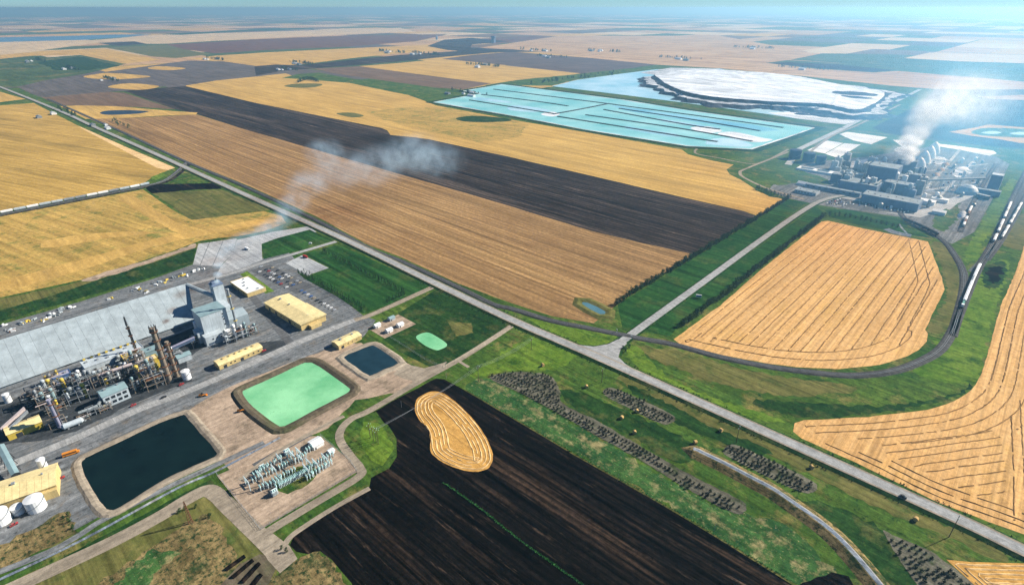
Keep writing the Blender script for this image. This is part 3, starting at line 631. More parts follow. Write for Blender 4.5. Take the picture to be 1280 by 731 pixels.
# ponds with banks
def pond(name, px, mat, crest=1.6, w1=3.5, w2=5, w3=4, bank='bank', sm=3, bz=0.0):
    P = ccw(G2(px)); P = smooth(P, sm) if sm else P
    o = link(name, None); o['kind'] = 'structure'
    me = bpy.data.meshes.new(name); me.from_pydata([(p[0],p[1],.28) for p in P], [], [tuple(range(len(P)))]); me.materials.append(mat)
    link('water_surface', me, o)
    rw = ragged(offset(P, .9), 3.0, .5, 5); mf = bpy.data.meshes.new('shore_crust'); mf.from_pydata([(p[0],p[1],.24) for p in rw], [], [tuple(range(len(rw)))]); mf.materials.append(M['crust'] if name == 'green_pond' else M['olive']); link('shore_crust', mf, o)
    r = random.Random(3)
    rings = [(offset(P,-1.0),.1),(offset(P,w1),crest),(offset(P,w1+w2),crest),(offset(P,w1+w2+w3),.03)]
    mb = MB(); n = len(P)
    for Q_, z in rings: mb.v += [(p[0]+r.uniform(-.3,.3),p[1]+r.uniform(-.3,.3),z) for p in Q_]
    for k in range(3): mb.f += [(k*n+i,(k+1)*n+i,(k+1)*n+(i+1)%n,k*n+(i+1)%n) for i in range(n)]
    for k in range(3):
        pass
    part('bank', mb, M[bank], o)
    return o
pond('dark_pond', [(101,580),(105,574),(113,569),(160,547),(200,528),(226,519),(233,520),(250,540),(270,563),(270,570),(262,574),(230,588),(200,603),(152,633),(138,638),(130,634),(120,620),(106,596)], M['w_dark'], 1.0, 1.8, 2.4, 2.0, 'gravel', 3)
pond('green_pond', [(303,492),(308,486),(340,472),(376,455),(384,453),(394,455),(415,469),(436,484),(437,489),(430,494),(395,512),(362,530),(354,533),(345,531),(316,509)], M['w_green'], 1.7, 3.4, 3, 2.4, 'bank', 3)
pond('navy_pond', [(429,447),(445,439),(462,432),(470,433),(485,443),(498,454),(480,462),(462,470),(445,459)], M['w_navy'], 1.0, 1.8, 3, 2, 'gravel', 2)
patch('teal_pond', [(520,421),(533,415.5),(544,419.6),(559,430.5),(550,437),(543,437),(530,431)], M['w_green'], 5, sm=True)
pond('farm_dugout', [(727,380),(734,378),(757,389.5),(750,393)], M['w_bluegrey'], 1.3, 4, 1.5, 5, 'olive', 2)
# settling ponds
PW = [(541,128),(600,117),(578,114),(627,105.5),(687,113),(780,125),(860,138),(960,152),(1019,160),(985,172),(955,182),(940,187),(900,185),(860,183),(735,163),(640,145)]
patch('salt_shore', PW, M['salt'], 4)
patch('settling_pond', ragged(offset(ccw(G2(PW)), -5), 22, 3.0, 4), M['w_teal'], 5, world=True)
PWW = ccw(G2(PW)); n_ = len(PWW); mb = MB(); O1 = offset(PWW, 7); O2 = offset(PWW, 17); O3 = offset(PWW, 23)
for Q_, z in ((PWW,.1),(O1,1.8),(O2,1.8),(O3,.05)): mb.v += [(p[0],p[1],z) for p in Q_]
for k in range(3): mb.f += [(k*n_+i,(k+1)*n_+i,(k+1)*n_+(i+1)%n_,k*n_+(i+1)%n_) for i in range(n_)]
tag(part('pond_bank', mb, M['grass_dark'], None), kind='structure')
for q in ([(617,112),(752,129),(774,132),(860,143.5),(979,160)], [(602,118.5),(670,127),(710,133)], [(587,125.5),(692,142.5)], [(692,143),(725,137),(760,130)], [(697,146),(860,172),(897,177.5)], [(732,144),(850,161),(940,177)], [(755,137.5),(857,156),(900,162)], [(774,136),(860,149),(950,164)]):
    P = smooth(G2(q), 4, False); tag(part('pond_dike', profile(P, [(-5,.1),(-2,2.0),(2,2.0),(5,.1)]), M['stained'], None), kind='structure')
for q in ([(640,132),(665,134),(688,139),(660,140),(635,137)], [(780,158),(820,164),(850,169),(840,171),(790,163)], [(820,148),(860,154),(900,160),(880,160),(830,152)], [(905,172),(940,180),(930,184),(880,180)], [(600,122),(640,128),(620,128),(590,124)]):
    patch('silt_shoal', q, M['w_pale'], 6, sm=True, rag=(14,4))
for q in ([(760,131),(840,142),(940,156),(975,163),(950,165),(860,151),(780,138)],):
    patch('settling_pond', q, M['w_blue'], 5.5, rag=(30,2))
for q in ([(863,160),(885,158.5),(903,164),(882,166.5)], [(897,168),(917,165),(950,172),(966,175),(940,178)], [(676,143),(690,140),(700,143),(690,146)]):
    patch('salt_crust', q, M['salt'], 6, sm=True)
patch('brine_pond', [(690,108),(722,100),(780,92),(820,87),(900,86),(1000,110),(1100,125),(1110,130),(1075,148),(1057,156),(1000,149),(960,143),(850,128),(780,119)], M['w_pale'], 4)
patch('salt_crust', [(960,141),(1000,140),(1060,146),(1075,148),(1057,156),(1000,149)], M['salt'], 5, rag=(30,6))
patch('salt_crust', [(800,91),(838,85),(900,86),(860,90),(830,96)], M['salt_dirty'], 5, rag=(30,6))
strip('pond_road', [(627,105),(690,112),(780,122),(860,134.5),(960,148),(1022,158),(1055,160)], 9, M['bank'], 6)
# embankment of the canal
CAN = smooth(G2([(866,564),(872,566),(880,570),(905,582),(935,598),(965,614),(993,633),(1020,652),(1045,673),(1072,702),(1100,736),(1115,755)]), 5, False)
cbm = profile(CAN, [(-8,.03),(-2.2,2.5),(2.2,2.5),(8,.03)])
nc = len(CAN); e_ = CAN[0]; e1 = CAN[1]; dn = (Vector(e_)-Vector(e1)).normalized(); k0 = len(cbm.v)
cbm.v += [(e_[0]+dn.x*9, e_[1]+dn.y*9, .03)]; cbm.f += [(0,nc,k0),(nc,2*nc,k0),(2*nc,3*nc,k0)]
tag(part('canal_bank', cbm, M['dry'], None), kind='structure')
cnm = profile(CAN, [(-1.3,2.56),(1.3,2.56)])
tag(part('canal', cnm, M['canal'], None), kind='structure')
tag(part('canal_edge', profile(offs_line(CAN,1.8), [(-.4,2.54),(.4,2.56)]), M['concrete'], None), kind='structure')
fld('plough_patch', [(985,735),(1040,716),(1062,720),(1068,735),(1060,748),(1000,750)], 'soil_black', 3, rag=(5,.8))
# ================================================================== TAILINGS PILE
top = [(820,93),(845,89),(881,86.6),(966,89),(1010,94),(1045,100),(1099,108),(1107,113),(1101,121),(1091,128),(1069,136),(1032,130),(990,128),(950,126),(891,121),(862,116),(849,112),(833,105),(825,99)]
TP = smooth(ccw([tuple(g(x, y, 21)[:2]) for x, y in top]), 8)
tp = thing('tailings_pile', 'huge flat white salt tailings pile with dark terraced edges beyond the turquoise ponds', 'salt pile', (0,0,0))
rr = random.Random(5); n_ = len(TP)
px0 = min(p[0] for p in TP); px1 = max(p[0] for p in TP)
def ptop(p): u = (p[0]-px0)/(px1-px0); return 1.0-.72*max(0,min(1,(u-.45)/.5))
wob = [1+.45*math.sin(i*.21+1)+.3*math.sin(i*.57)+.25*math.sin(i*1.3+2) for i in range(n_)]
mb = MB(); mb.add([(p[0],p[1],21*ptop(p)+rr.uniform(-.8,.8)) for p in TP], [tuple(range(n_))]); part('salt_top', mb, M['salt'], tp)
rg = []
for d, z, j in ((0,21,0),(9,14,4),(13,11,4),(38,10,7),(48,4,7),(58,0,6)):
    O = [tuple(Vector(a)+(Vector(b)-Vector(a))*max(.35,wob[i])) for i, (a, b) in enumerate(zip(TP, offset(TP, d)))]; rg.append([(p[0]+rr.uniform(-j,j), p[1]+rr.uniform(-j,j), z*ptop(p)+rr.uniform(-j,j)*.25*ptop(p) if z else 0) for p in O])
rg[0] = [(p[0],p[1],mb.v[i][2]) for i, p in enumerate(TP)]
for nme, mt, ks in (('upper_face','tailings',(0,1)),('ledge','salt_dirty',(2,)),('lower_face','tailings',(3,4))):
    mb = MB()
    for k in ks:
        o = len(mb.v); mb.v += rg[k]+rg[k+1]; mb.f += [(o+i,o+n_+i,o+n_+(i+1)%n_,o+(i+1)%n_) for i in range(n_)]
    part(nme, mb, M[mt], tp)
mb = MB()      # rough, dirty flank where the pile is being worked
for k in range(260):
    x = rr.uniform(930,1095); y = 128+ (x-955)*.13 + rr.uniform(-1,9); p = g(x, min(y,149)); s_ = rr.uniform(6,20)
    mb.lathe([(s_,0),(s_*.7,s_*.16),(s_*.15,s_*.26)], 7, (p.x+rr.uniform(-5,5),p.y,0))
o = part('spoil_heaps', mb, M['tailings'], tp); o['kind'] = 'stuff'
for q, m_ in (([(1040,114),(1075,113),(1098,116),(1085,118),(1050,117)],'tailings'), ([(1050,119),(1078,120),(1090,122),(1070,122)],'tailings')):
    P = ragged(smooth(ccw([tuple(g(x,y,16)[:2]) for x,y in q])), 18, 8, 3); mq = MB(); mq.add([(p[0],p[1],21*ptop(p)+1.6) for p in P], [tuple(range(len(P)))]); part('stain', mq, M[m_], tp)
# ================================================================== BUILDINGS
def bldg(name, label, cat, loc, rz, L, D, H, roof='flat', rise=0, wall='cream', rmat='cream_roof', doors=(), wins=(), vents=0, over=.4, group=None, seed=1, panels=0):
    """L along local x, D along local y; front wall at y=0 faces local -y"""
    t = thing(name, label, cat, (loc[0],loc[1],0), rz, group); r = random.Random(seed)
    mb = MB()
    if roof == 'gable':      # ridge along x
        mb.add([(0,0,0),(L,0,0),(L,D,0),(0,D,0),(0,0,H),(L,0,H),(L,D,H),(0,D,H),(0,D/2,H+rise),(L,D/2,H+rise)],
               [(0,1,5,4),(2,3,7,6),(1,2,6,9,5),(3,0,4,8,7)])
    else: mb.box(0,0,0,L,D,H)
    part('wall', mb, M[wall], t)
    if roof == 'gable':
        sl_ = rise/(D/2); e = over
        for side in (0,1):
            y0, y1 = (-e, D/2) if side == 0 else (D+e, D/2); z0 = H-sl_*e+.12; z1 = H+rise+.12
            n = panels if (panels and side == 0) else 1
            for k in range(n):
                x0 = -e+(L+2*e)*k/n; x1 = -e+(L+2*e)*(k+1)/n-(.12 if n > 1 else 0); q = MB()
                q.add([(x0,y0,z0),(x1,y0,z0),(x1,y1,z1),(x0,y1,z1),(x0,y0,z0-.3),(x1,y0,z0-.3),(x1,y1,z1-.3),(x0,y1,z1-.3)],
                      [(0,1,2,3),(4,7,6,5),(0,4,5,1),(1,5,6,2),(2,6,7,3),(3,7,4,0)] if side == 0 else [(3,2,1,0),(5,6,7,4),(1,5,4,0),(2,6,5,1),(3,7,6,2),(0,4,7,3)])
                part('roof_panel' if n > 1 else 'roof', q, M[rmat], t)
    elif roof == 'arch':
        q = MB(); n = 10; pr_ = [(D/2-(D/2+over)*math.cos(math.pi*k/n), H-.3+rise*math.sin(math.pi*k/n)) for k in range(n+1)]
        vs_ = [(-over,y,z) for y,z in pr_]+[(L+over,y,z) for y,z in pr_]; m_ = n+1
        q.add(vs_, [(k,k+1,m_+k+1,m_+k)[::-1] for k in range(n)]+[tuple(range(m_)),tuple(range(m_,2*m_))[::-1]]); part('roof', q, M[rmat], t)
    else:
        q = MB(); q.box(-.1,-.1,H+.02,L+.1,D+.1,H+.5); part('roof', q, M[rmat], t)
        q = MB()
        for a in ((-.25,-.25,L+.25,.15),(-.25,D-.15,L+.25,D+.25),(-.25,.15,.15,D-.15),(L-.15,.15,L+.25,D-.15)): q.box(a[0],a[1],H+.3,a[2],a[3],H+.95)
        part('parapet', q, M[wall], t)
    for (x, w_, h_) in doors:
        q = MB(); q.box(x,-.12,0.02,x+w_,.1,h_); part('door', q, M['steel_dark'], t)
    for (x, z, w_, h_) in wins:
        q = MB(); q.box(x,-.1,z,x+w_,.1,z+h_); part('window', q, M['glass'], t)
    for k in range(vents):
        x = L*(k+.5)/vents+r.uniform(-.5,.5); y = D*r.uniform(.3,.7) if roof == 'flat' else D/2
        z = H+.4 if roof == 'flat' else H+rise-.1; s_ = r.uniform(.5,1.1)
        q = MB(); q.box(x-s_,y-s_,z,x+s_,y+s_,z+r.uniform(.8,1.6)); part('roof_vent', q, M['steel'], t)
    return t
def tank(name, label, cat, p, r_, h_, mat, roofm=None, cone=.12, group=None, rim=True, n=20):
    t = thing(name, label, cat, (p[0],p[1],0), 0, group)
    q = MB(); q.lathe([(r_,0),(r_,h_)], n); part('shell', q, M[mat], t)
    q = MB(); q.lathe([(r_+.05,h_),(r_+.05,h_+.15),(r_*.5,h_+r_*cone*.6),(.2,h_+r_*cone)], n); part('tank_roof', q, M[roofm or mat], t)
    if rim:
        q = MB(); ns = 12
        for k in range(ns+1):
            a = k*math.pi*.09+3.4; z = .2+(h_-.2)*k/ns
            for rr_ in (r_+.05, r_+.95): q.v.append((rr_*math.cos(a), rr_*math.sin(a), z))
        q.f += [(2*k,2*k+1,2*k+3,2*k+2) for k in range(ns)]
        part('stair', q, M['steel'], t)
    return t
# --- near plant: the long potash shed
e0 = g(243,402); BL = 330
barn_o = e0 - BV*BL
barn = bldg('storage_shed', 'very long pale grey steep-roofed storage shed across the left side of the plant', 'shed', barn_o, BA, BL, 75, 2.6, 'gable', 26, 'barn_wall', 'barn_roof', doors=((40,5,2.3),(120,5,2.3),(215,5,2.3),(280,5,2.3)), vents=0, panels=36, over=1.0)
q = MB(); q.add([(BL+1.05,-1,2.0),(BL+1.05,37.5,28.7),(BL+14,37.5,28.7),(BL+1.05,76,2.0)], [(0,2,1),(1,2,3)]); part('prow_roof', q, M['barn_roof'], barn)
q = MB(); q.add([(BL+.05,0,0),(BL+.05,75,0),(BL+.05,75,2.6),(BL+12.6,37.5,28),(BL+.05,0,2.6),(BL+6,37.5,0)], [(0,5,3,4),(5,1,2,3)]); part('end_wall', q, M['barn_wall'], barn)
for k, (x, y) in enumerate(((39,463),(98,440),(19,474),(109,439),(222,397))):
    pass
yb = bldg('maintenance_building', 'largest cream building with a two-level flat roof beside the car park', 'building', g(332,385), R(-41), 76, 29, 7, 'gable', 1.6, 'cream', 'cream_roof', panels=19, doors=((8,4,4),(22,4,4),(50,5,4.5)), wins=((34,2,2,1.4),(40,2,2,1.4),(62,2,2,1.4)), vents=4, over=.6)
q = MB(); q.add([(38,-1,7.1),(77,-1,7.1),(77,30,7.1),(38,30,7.1),(38,-1,8.0),(77,-1,8.0),(77,14.5,9.7),(38,14.5,9.7),(77,30,8.0),(38,30,8.0)], [(4,5,6,7),(7,6,8,9),(0,1,5,4),(1,2,8,6,5),(2,3,9,8),(3,0,4,7,9)]); part('upper_roof', q, M['cream_roof'], yb)
q = MB(); q.box(74,8,0,82,20,4); part('entrance_annex', q, M['cream'], yb)
bldg('office_building', 'low white flat-roofed office with cream walls and a strip of lawn', 'building', g(289,357), R(-43), 46, 22, 4.4, 'flat', 0, 'cream', 'white_roof', doors=((20,2,2.4),), wins=tuple((3+5*k,1.4,2.6,1.3) for k in range(8) if k not in (3,4)), vents=5)
wl = bldg('long_workshop', 'cream arched-roof workshop between the plant road and the grey mill', 'building', g(275,462.5), R(49), 42, 11, 5, 'arch', 2.2, 'cream', 'cream_roof', doors=((4,3,3.2),(20,3,3.2)), wins=((10,2,1.6,1.2),(14,2,1.6,1.2),(27,2,1.6,1.2),(32,2,1.6,1.2),(37,2,1.6,1.2)), vents=0)
for x in (6,12,18,23,29,35):
    q = MB(); q.box(x,4.5,6.9,x+1.3,6.3,8.0); part('roof_vent', q, M['cream'], wl)
bldg('pump_house', 'small cream building beside the small navy pond', 'building', g(424,437.5), R(49.5), 27, 12, 5, 'gable', 1.6, 'cream', 'cream_roof', panels=9, doors=((3,3,3),), wins=((10,2,1.5,1),(15,2,1.5,1),(20,2,1.5,1)), vents=2)
wy = bldg('warehouse', 'large cream gable warehouse cut by the left edge beside three white tanks', 'building', g(75,616)-Vector((math.cos(R(34)),math.sin(R(34)),0))*75, R(34), 75, 25, 8, 'gable', 3.2, 'cream', 'cream_roof', panels=19, doors=((50,4,4.5),), wins=((35,3,2,1.4),(40,3,2,1.4)), vents=5)
q = MB(); q.box(64,-3,0,75,-.02,6); part('lean_to', q, M['cream'], wy)
for lab, px, r_, h_ in (('big white tank under the cream warehouse corner', (47,635), 5.4, 9), ('smallest white tank between two bigger ones beside the cream warehouse', (24,640), 3.6, 5.5), ('white tank nearest the left edge beside the cream warehouse', (3,652), 5.4, 9)):
    tank('storage_tank', lab, 'tank', g(*px), r_, h_, 'white', 'white_roof', .25)
tank('storage_tank', 'slender white silo at the far corner of the cream warehouse', 'silo', g(59,592), 2.6, 14, 'white', 'white', .4)
tank('storage_tank', 'white upright tank at the foot of the two brown stacks', 'tank', g(234,473), 3.6, 8.5, 'white', 'white_roof', .3)
tank('storage_tank', 'lone white tank standing between the long shed and the conveyors', 'tank', g(11,502), 2.6, 8, 'white', 'white_roof', .3)
# --- mill and headframe
mo = g(259,428)
ml = thing('potash_mill', 'tall blue-grey windowless mill with a headframe tower at the end of the long shed', 'mill', (mo.x,mo.y,0), BA)
def mbox(n, a, m): q = MB(); q.box(*a); return part(n, q, M[m], ml)
mbox('mill_block', (0,0,0,25,22,29), 'steel_clad'); mbox('mill_roof', (-.3,-.3,29.02,25.3,22.3,29.7), 'teal_roof')
mbox('headframe_tower', (31,43,0,41.5,54,36.5), 'steel_clad'); mbox('tower_roof', (30.6,42.6,36.52,41.9,54.4,37.4), 'dark_clad')
mbox('tower_penthouse', (32,46,37.42,36.5,52,40), 'dark_clad')
q = MB(); q.cyl((38,49,37.42),(38,49,43),1.2,1.0,12); part('roof_stack', q, M['steel'], ml)
q = MB(); q.add([(25.05,4,0),(46,4,0),(46,26,0),(25.05,26,0),(25.05,4,13),(46,4,13),(46,26,13),(25.05,26,13),(25.05,15,17),(46,15,17)], [(0,1,5,4),(2,3,7,6),(1,2,6,9,5),(3,0,4,8,7),(4,5,9,8),(6,7,8,9)]); part('annex', q, M['barn_wall'], ml)
mbox('low_annex', (-3,-9,0,14,-.02,10), 'steel_clad'); mbox('white_annex', (18,-6,0,30,-.02,7), 'white')
mbox('side_annex', (-6,2,0,-.02,14,12), 'steel_clad')
for x, z in ((3,8.5),(7,8.5),(11,8.5)): mbox('window', (x,-9.1,z-3,x+1.6,-8.95,z-1.6), 'glass')
for z in (6,12,18,24): mbox('window', (20,-.1,z,21.5,.05,z+1.5), 'glass')
for y in (45,49): mbox('window', (30.9,y,30,31.02,y+1.4,32), 'glass')
mbox('link_block', (10,22.02,0,38,42.95,19), 'steel_clad')
mbox('white_store', (0,24,0,7.9,31,12), 'white')
q = MB(); q.cyl((30,-3,0),(30,-3,50),1.3,1.0,14); q.lathe([(1.5,0),(1.5,1.2),(1.2,1.6)],14,(30,-3,49)); cs = part('chimney', q, M['steel'], ml)
for z in (14,28,42): q = MB(); q.lathe([(2.0,0),(2.0,.4),(1.2,.4)],12,(30,-3,z)); part('chimney_ring', q, M['yellow'], cs)
# gallery from shed ridge to mill
def gallery(name, label, p0, p1, w_, h_, mat, legs=4, roofm=None, cat='conveyor'):
    p0 = Vector(p0); p1 = Vector(p1); d = p1-p0; L = math.hypot(d.x,d.y); rz = math.atan2(d.y,d.x); sl_ = d.z/L
    t = thing(name, label, cat, (p0.x,p0.y,0), rz)
    q = MB(); a, b = p0.z, p1.z
    q.add([(0,-w_/2,a-h_),(L,-w_/2,b-h_),(L,w_/2,b-h_),(0,w_/2,a-h_),(0,-w_/2,a),(L,-w_/2,b),(L,w_/2,b),(0,w_/2,a)], [(3,2,1,0),(4,5,6,7),(0,1,5,4),(1,2,6,5),(2,3,7,6),(3,0,4,7)])
    part('gallery', q, M[mat], t)
    q = MB(); w2 = w_/2+.3; q.add([(0,-w2,a+.02),(L,-w2,b+.02),(L,0,b+.8),(0,0,a+.8),(L,w2,b+.02),(0,w2,a+.02)], [(0,1,2,3),(3,2,4,5)]); part('gallery_roof', q, M[roofm or mat], t)
    for k in range(legs):
        x = L*(k+.5)/legs; z = a+(b-a)*(k+.5)/legs-h_
        if z < 2: continue
        q = MB()
        for s_ in (-1,1): q.cyl((x,s_*w_*.9,0),(x,s_*w_*.4,z),.25,.25,6)
        q.cyl((x,-w_*.65,z*.5),(x,w_*.65,z*.5),.15,.15,5); part('trestle', q, M['steel_dark'], t)
    return t
def W(px, z): p = g(px[0], px[1], z); return p
rp = barn_o+BV*(BL+12)+(-AV)*37.5
gallery('conveyor_gallery', 'pale gallery sloping from the shed ridge to the grey mill', (rp.x,rp.y,28), (mo+BV*30.8-AV*48)[:2]+(25,), 3.0, 2.8, 'barn_wall', 0)
gallery('conveyor_gallery', 'blue-roofed gallery running from the two brown stacks to the mill', W((205,438),8), W((243,421),14), 3.4, 3, 'dark_clad', 4, 'duct_lilac')
gallery('conveyor_gallery', 'pinkish gallery on the left side of the process area, upper of two', W((30,509),14), W((0,536),6), 2.4, 2.2, 'pipe_pink', 3)
gallery('conveyor_gallery', 'pale grey gallery on the left side of the process area, lower of two', W((34,513),14), W((6,540),6), 1.8, 1.8, 'steel', 3)
gallery('conveyor_gallery', 'dark trestle conveyor at the left edge above the warehouse', W((0,556),12), W((19,592),8), 4.2, 2.6, 'steel_dark', 4, 'teal_roof')
# --- stacks
def stack(name, label, px, h_, r0, r1, mat, rings=5, top='plain'):
    p = g(*px); t = thing(name, label, 'smokestack', (p.x,p.y,0))
    q = MB(); q.lathe([(r0*1.15,0),(r0*1.15,1.2),(r0,1.2),(r1,h_)], 18); part('shaft', q, M[mat], t)
    for k in range(rings):
        z = h_*(k+1)/(rings+.4); rr_ = r0+(r1-r0)*z/h_; q = MB(); q.lathe([(rr_+1.1,z),(rr_+1.1,z+.35),(rr_,z+.35)], 14); part('platform', q, M['rust'], t)
        q = MB()
        for a in range(8): q.box((rr_+1.0)*math.cos(a*.785)-.06,(rr_+1.0)*math.sin(a*.785)-.06,z+.35,(rr_+1.0)*math.cos(a*.785)+.06,(rr_+1.0)*math.sin(a*.785)+.06,z+1.4)
        part('railing', q, M['steel_dark'], t)
    q = MB(); q.box(r0*.9,-.3,1,r0*.9+.5,.3,h_*.98); part('ladder', q, M['steel_dark'], t)
    if top == 'crown':
        q = MB()
        for a in range(8): q.box(r1*1.15*math.cos(a*.785)-.2,r1*1.15*math.sin(a*.785)-.2,h_-4,r1*1.15*math.cos(a*.785)+.2,r1*1.15*math.sin(a*.785)+.2,h_+2.2)
        q.lathe([(r1*1.3,h_-4.2),(r1*1.3,h_-3.8),(r1,h_-3.8)],14); part('crown', q, M['steel_dark'], t)
    if top == 'tip':
        q = MB(); q.cyl((0,0,h_),(0,0,h_+9),r1*1.5,r1*.8,10); part('flare_tip', q, M['steel_dark'], t)
    return t
stack('smokestack', 'tall thick brown smokestack with a dark crown, taller of the two close together', (213,477), 56, 2.7, 2.3, 'stack', 6, 'crown')
stack('smokestack', 'shorter brown smokestack right behind the taller one', (222,470), 37, 2.0, 1.7, 'stack', 5)
stack('smokestack', 'thin flare stack with a dark tip in front of the long shed', (173,447), 36, 1.1, .7, 'stack', 4, 'tip')
stack('smokestack', 'lilac-grey plain stack in the left part of the process area', (76,533), 27, 1.9, 1.7, 'duct_lilac', 2)
stack('smokestack', 'short pale vertical pipe stack behind the lilac stack', (97,481), 13, 1.0, .9, 'pipe', 2)
# --- process buildings
bldg('process_building', 'teal-roofed process building with windows in the middle of the process area', 'building', g(133,510), R(50), 19, 13, 11, 'gable', 2.4, 'steel_clad', 'teal_roof', wins=tuple((1.5+4.3*k,z,3,2.4) for k in range(4) for z in (2,6.5)), doors=(), vents=2)
bldg('process_building', 'flat blue-grey roofed hall with yellow rim blocks beside the long shed', 'building', g(110,470), R(48), 48, 16, 8, 'flat', 0, 'steel_clad', 'steel_clad', wins=((5,3,3,2),(15,3,3,2),(25,3,3,2)), vents=6)
bldg('process_building', 'dark blue box building at the left of the flat hall', 'building', g(70,482), R(46), 13, 8, 7, 'flat', 0, 'blue', 'duct_lilac', vents=2)
bldg('process_building', 'small teal-roofed shed by the white upright tank', 'building', g(224,455), R(47), 12, 8, 6, 'gable', 1.6, 'steel_clad', 'teal_roof', vents=1)
bldg('process_building', 'yellow shed with a sloped roof between left conveyors and plant road', 'building', g(12,551), R(47), 22, 12, 6, 'gable', 2, 'yellow', 'cream_roof', doors=((5,4,4),))
bldg('process_building', 'pale green flat-roofed hall behind the thin flare stack', 'building', g(178,452), R(48), 20, 9, 7, 'flat', 0, 'teal_roof', 'teal_roof', vents=3)
bldg('process_building', 'small ochre block at the foot of the thin flare stack', 'building', g(158,458), R(47), 8, 7, 8, 'flat', 0, 'yellow', 'yellow', vents=1)
bldg('process_building', 'ochre block between the flare stack and the brown stacks', 'building', g(190,463), R(47), 8, 8, 10, 'flat', 0, 'yellow', 'cream_roof', vents=1)
def duct(name, label, pts, r_, mat, cat='duct'):
    t = thing(name, label, cat, tuple(pts[0][:2])+(0,)); o = Vector(pts[0]); o.z = 0
    for i in range(len(pts)-1):
        q = MB(); q.cyl(Vector(pts[i])-o, Vector(pts[i+1])-o, r_, r_, 14); s_ = part('pipe_run', q, M[mat], t)
        q = MB()
        for f_ in (.2,.5,.8):
            p = Vector(pts[i]).lerp(Vector(pts[i+1]), f_)-o; d = (Vector(pts[i+1])-Vector(pts[i])).normalized(); q.cyl(p-d*.2,p+d*.2,r_*1.12,r_*1.12,14)
        part('flange', q, M['steel'], s_)
        for f_ in (.15,.85):
            p = Vector(pts[i]).lerp(Vector(pts[i+1]), f_)-o
            if p.z > r_+.5: q = MB(); q.box(p.x-.3,p.y-.3,0,p.x+.3,p.y+.3,p.z-r_*.8); part('support', q, M['steel_dark'], t)
    return t
duct('process_duct', 'long pinkish duct running above the process area toward the flare stack', [W((107,474),9), W((165,455),11)], 1.5, 'pipe_pink')
duct('process_duct', 'bent silver duct in front of the teal-roofed building', [W((98,516),7), W((122,507),7), W((127,498),7)], 1.2, 'pipe')
t = thing('pressure_vessel', 'horizontal pale blue vessel lying at the front left of the process area', 'vessel', tuple(g(81,537)), R(45))
q = MB(); q.cyl((0,0,3),(12,0,3),2.4,2.4,18); q.cyl((-1.4,0,3),(0,0,3),1.2,2.4,18); q.cyl((12,0,3),(13.4,0,3),2.4,1.2,18); part('shell', q, M['steel_clad'], t)
for x in (2.5,9.5): q = MB(); q.box(x-.5,-1.8,0,x+.5,1.8,1.4); part('saddle', q, M['concrete'], t)
def module(label, px, rz, L, D, H, seed, nv=3):
    r = random.Random(seed); p = g(*px); t = thing('process_module', label, 'process equipment', (p.x,p.y,0), rz)
    q = MB(); nx = max(2, int(L/5)+1)
    for i in range(nx):
        for y in (0,D):
            x = L*i/(nx-1); q.box(x-.2,y-.2,0,x+.2,y+.2,H)
    lv = max(2, int(H/4.5))
    for k in range(1, lv+1):
        z = H*k/lv
        for y in (0,D): q.box(0,y-.15,z-.3,L,y+.15,z)
        for i in range(nx): x = L*i/(nx-1); q.box(x-.15,0,z-.3,x+.15,D,z)
    part('steel_frame', q, M['steel' if seed % 2 else 'stack'], t)
    for k in range(1, lv):
        z = H*k/lv; q = MB(); q.box(L*r.uniform(0,.3),.2,z+.01,L*r.uniform(.7,1),D-.2,z+.2); part('deck', q, M[r.choice(['steel_dark','steel','rust'])], t)
    for k in range(nv):
        x = L*(k+.5)/nv; y = D*r.uniform(.25,.75); rr_ = r.uniform(.9,1.9); h_ = H*r.uniform(.7,1.35); z0 = r.choice([0.0,0.0,H/lv+.2])
        q = MB(); q.lathe([(rr_*.5,z0),(rr_,z0+.9),(rr_,h_-.9),(rr_*.7,h_-.25),(rr_*.2,h_)], 14, (x,y,0)); v = part('vessel', q, M[r.choice(['pipe','steel','white','stack','steel_clad','yellow','pipe','steel_dark','teal_roof','steel'])], t)
        q = MB(); q.lathe([(rr_+.7,h_*.8),(rr_+.7,h_*.8+.25),(rr_,h_*.8+.25)],12,(x,y,0)); part('platform', q, M['steel_dark'], v)
    for k in range(4):
        z = r.uniform(2,H); y = r.uniform(-1,D+1); q = MB(); q.cyl((-2,y,z),(L+2,y,z),r.uniform(.18,.5),None,8); q.cyl((L*r.random(),y,0),(L*r.random(),y,z),.3,None,8)
        part('pipework', q, M[r.choice(['pipe','steel','pipe_pink','steel_dark','pipe'])], t)
    return t
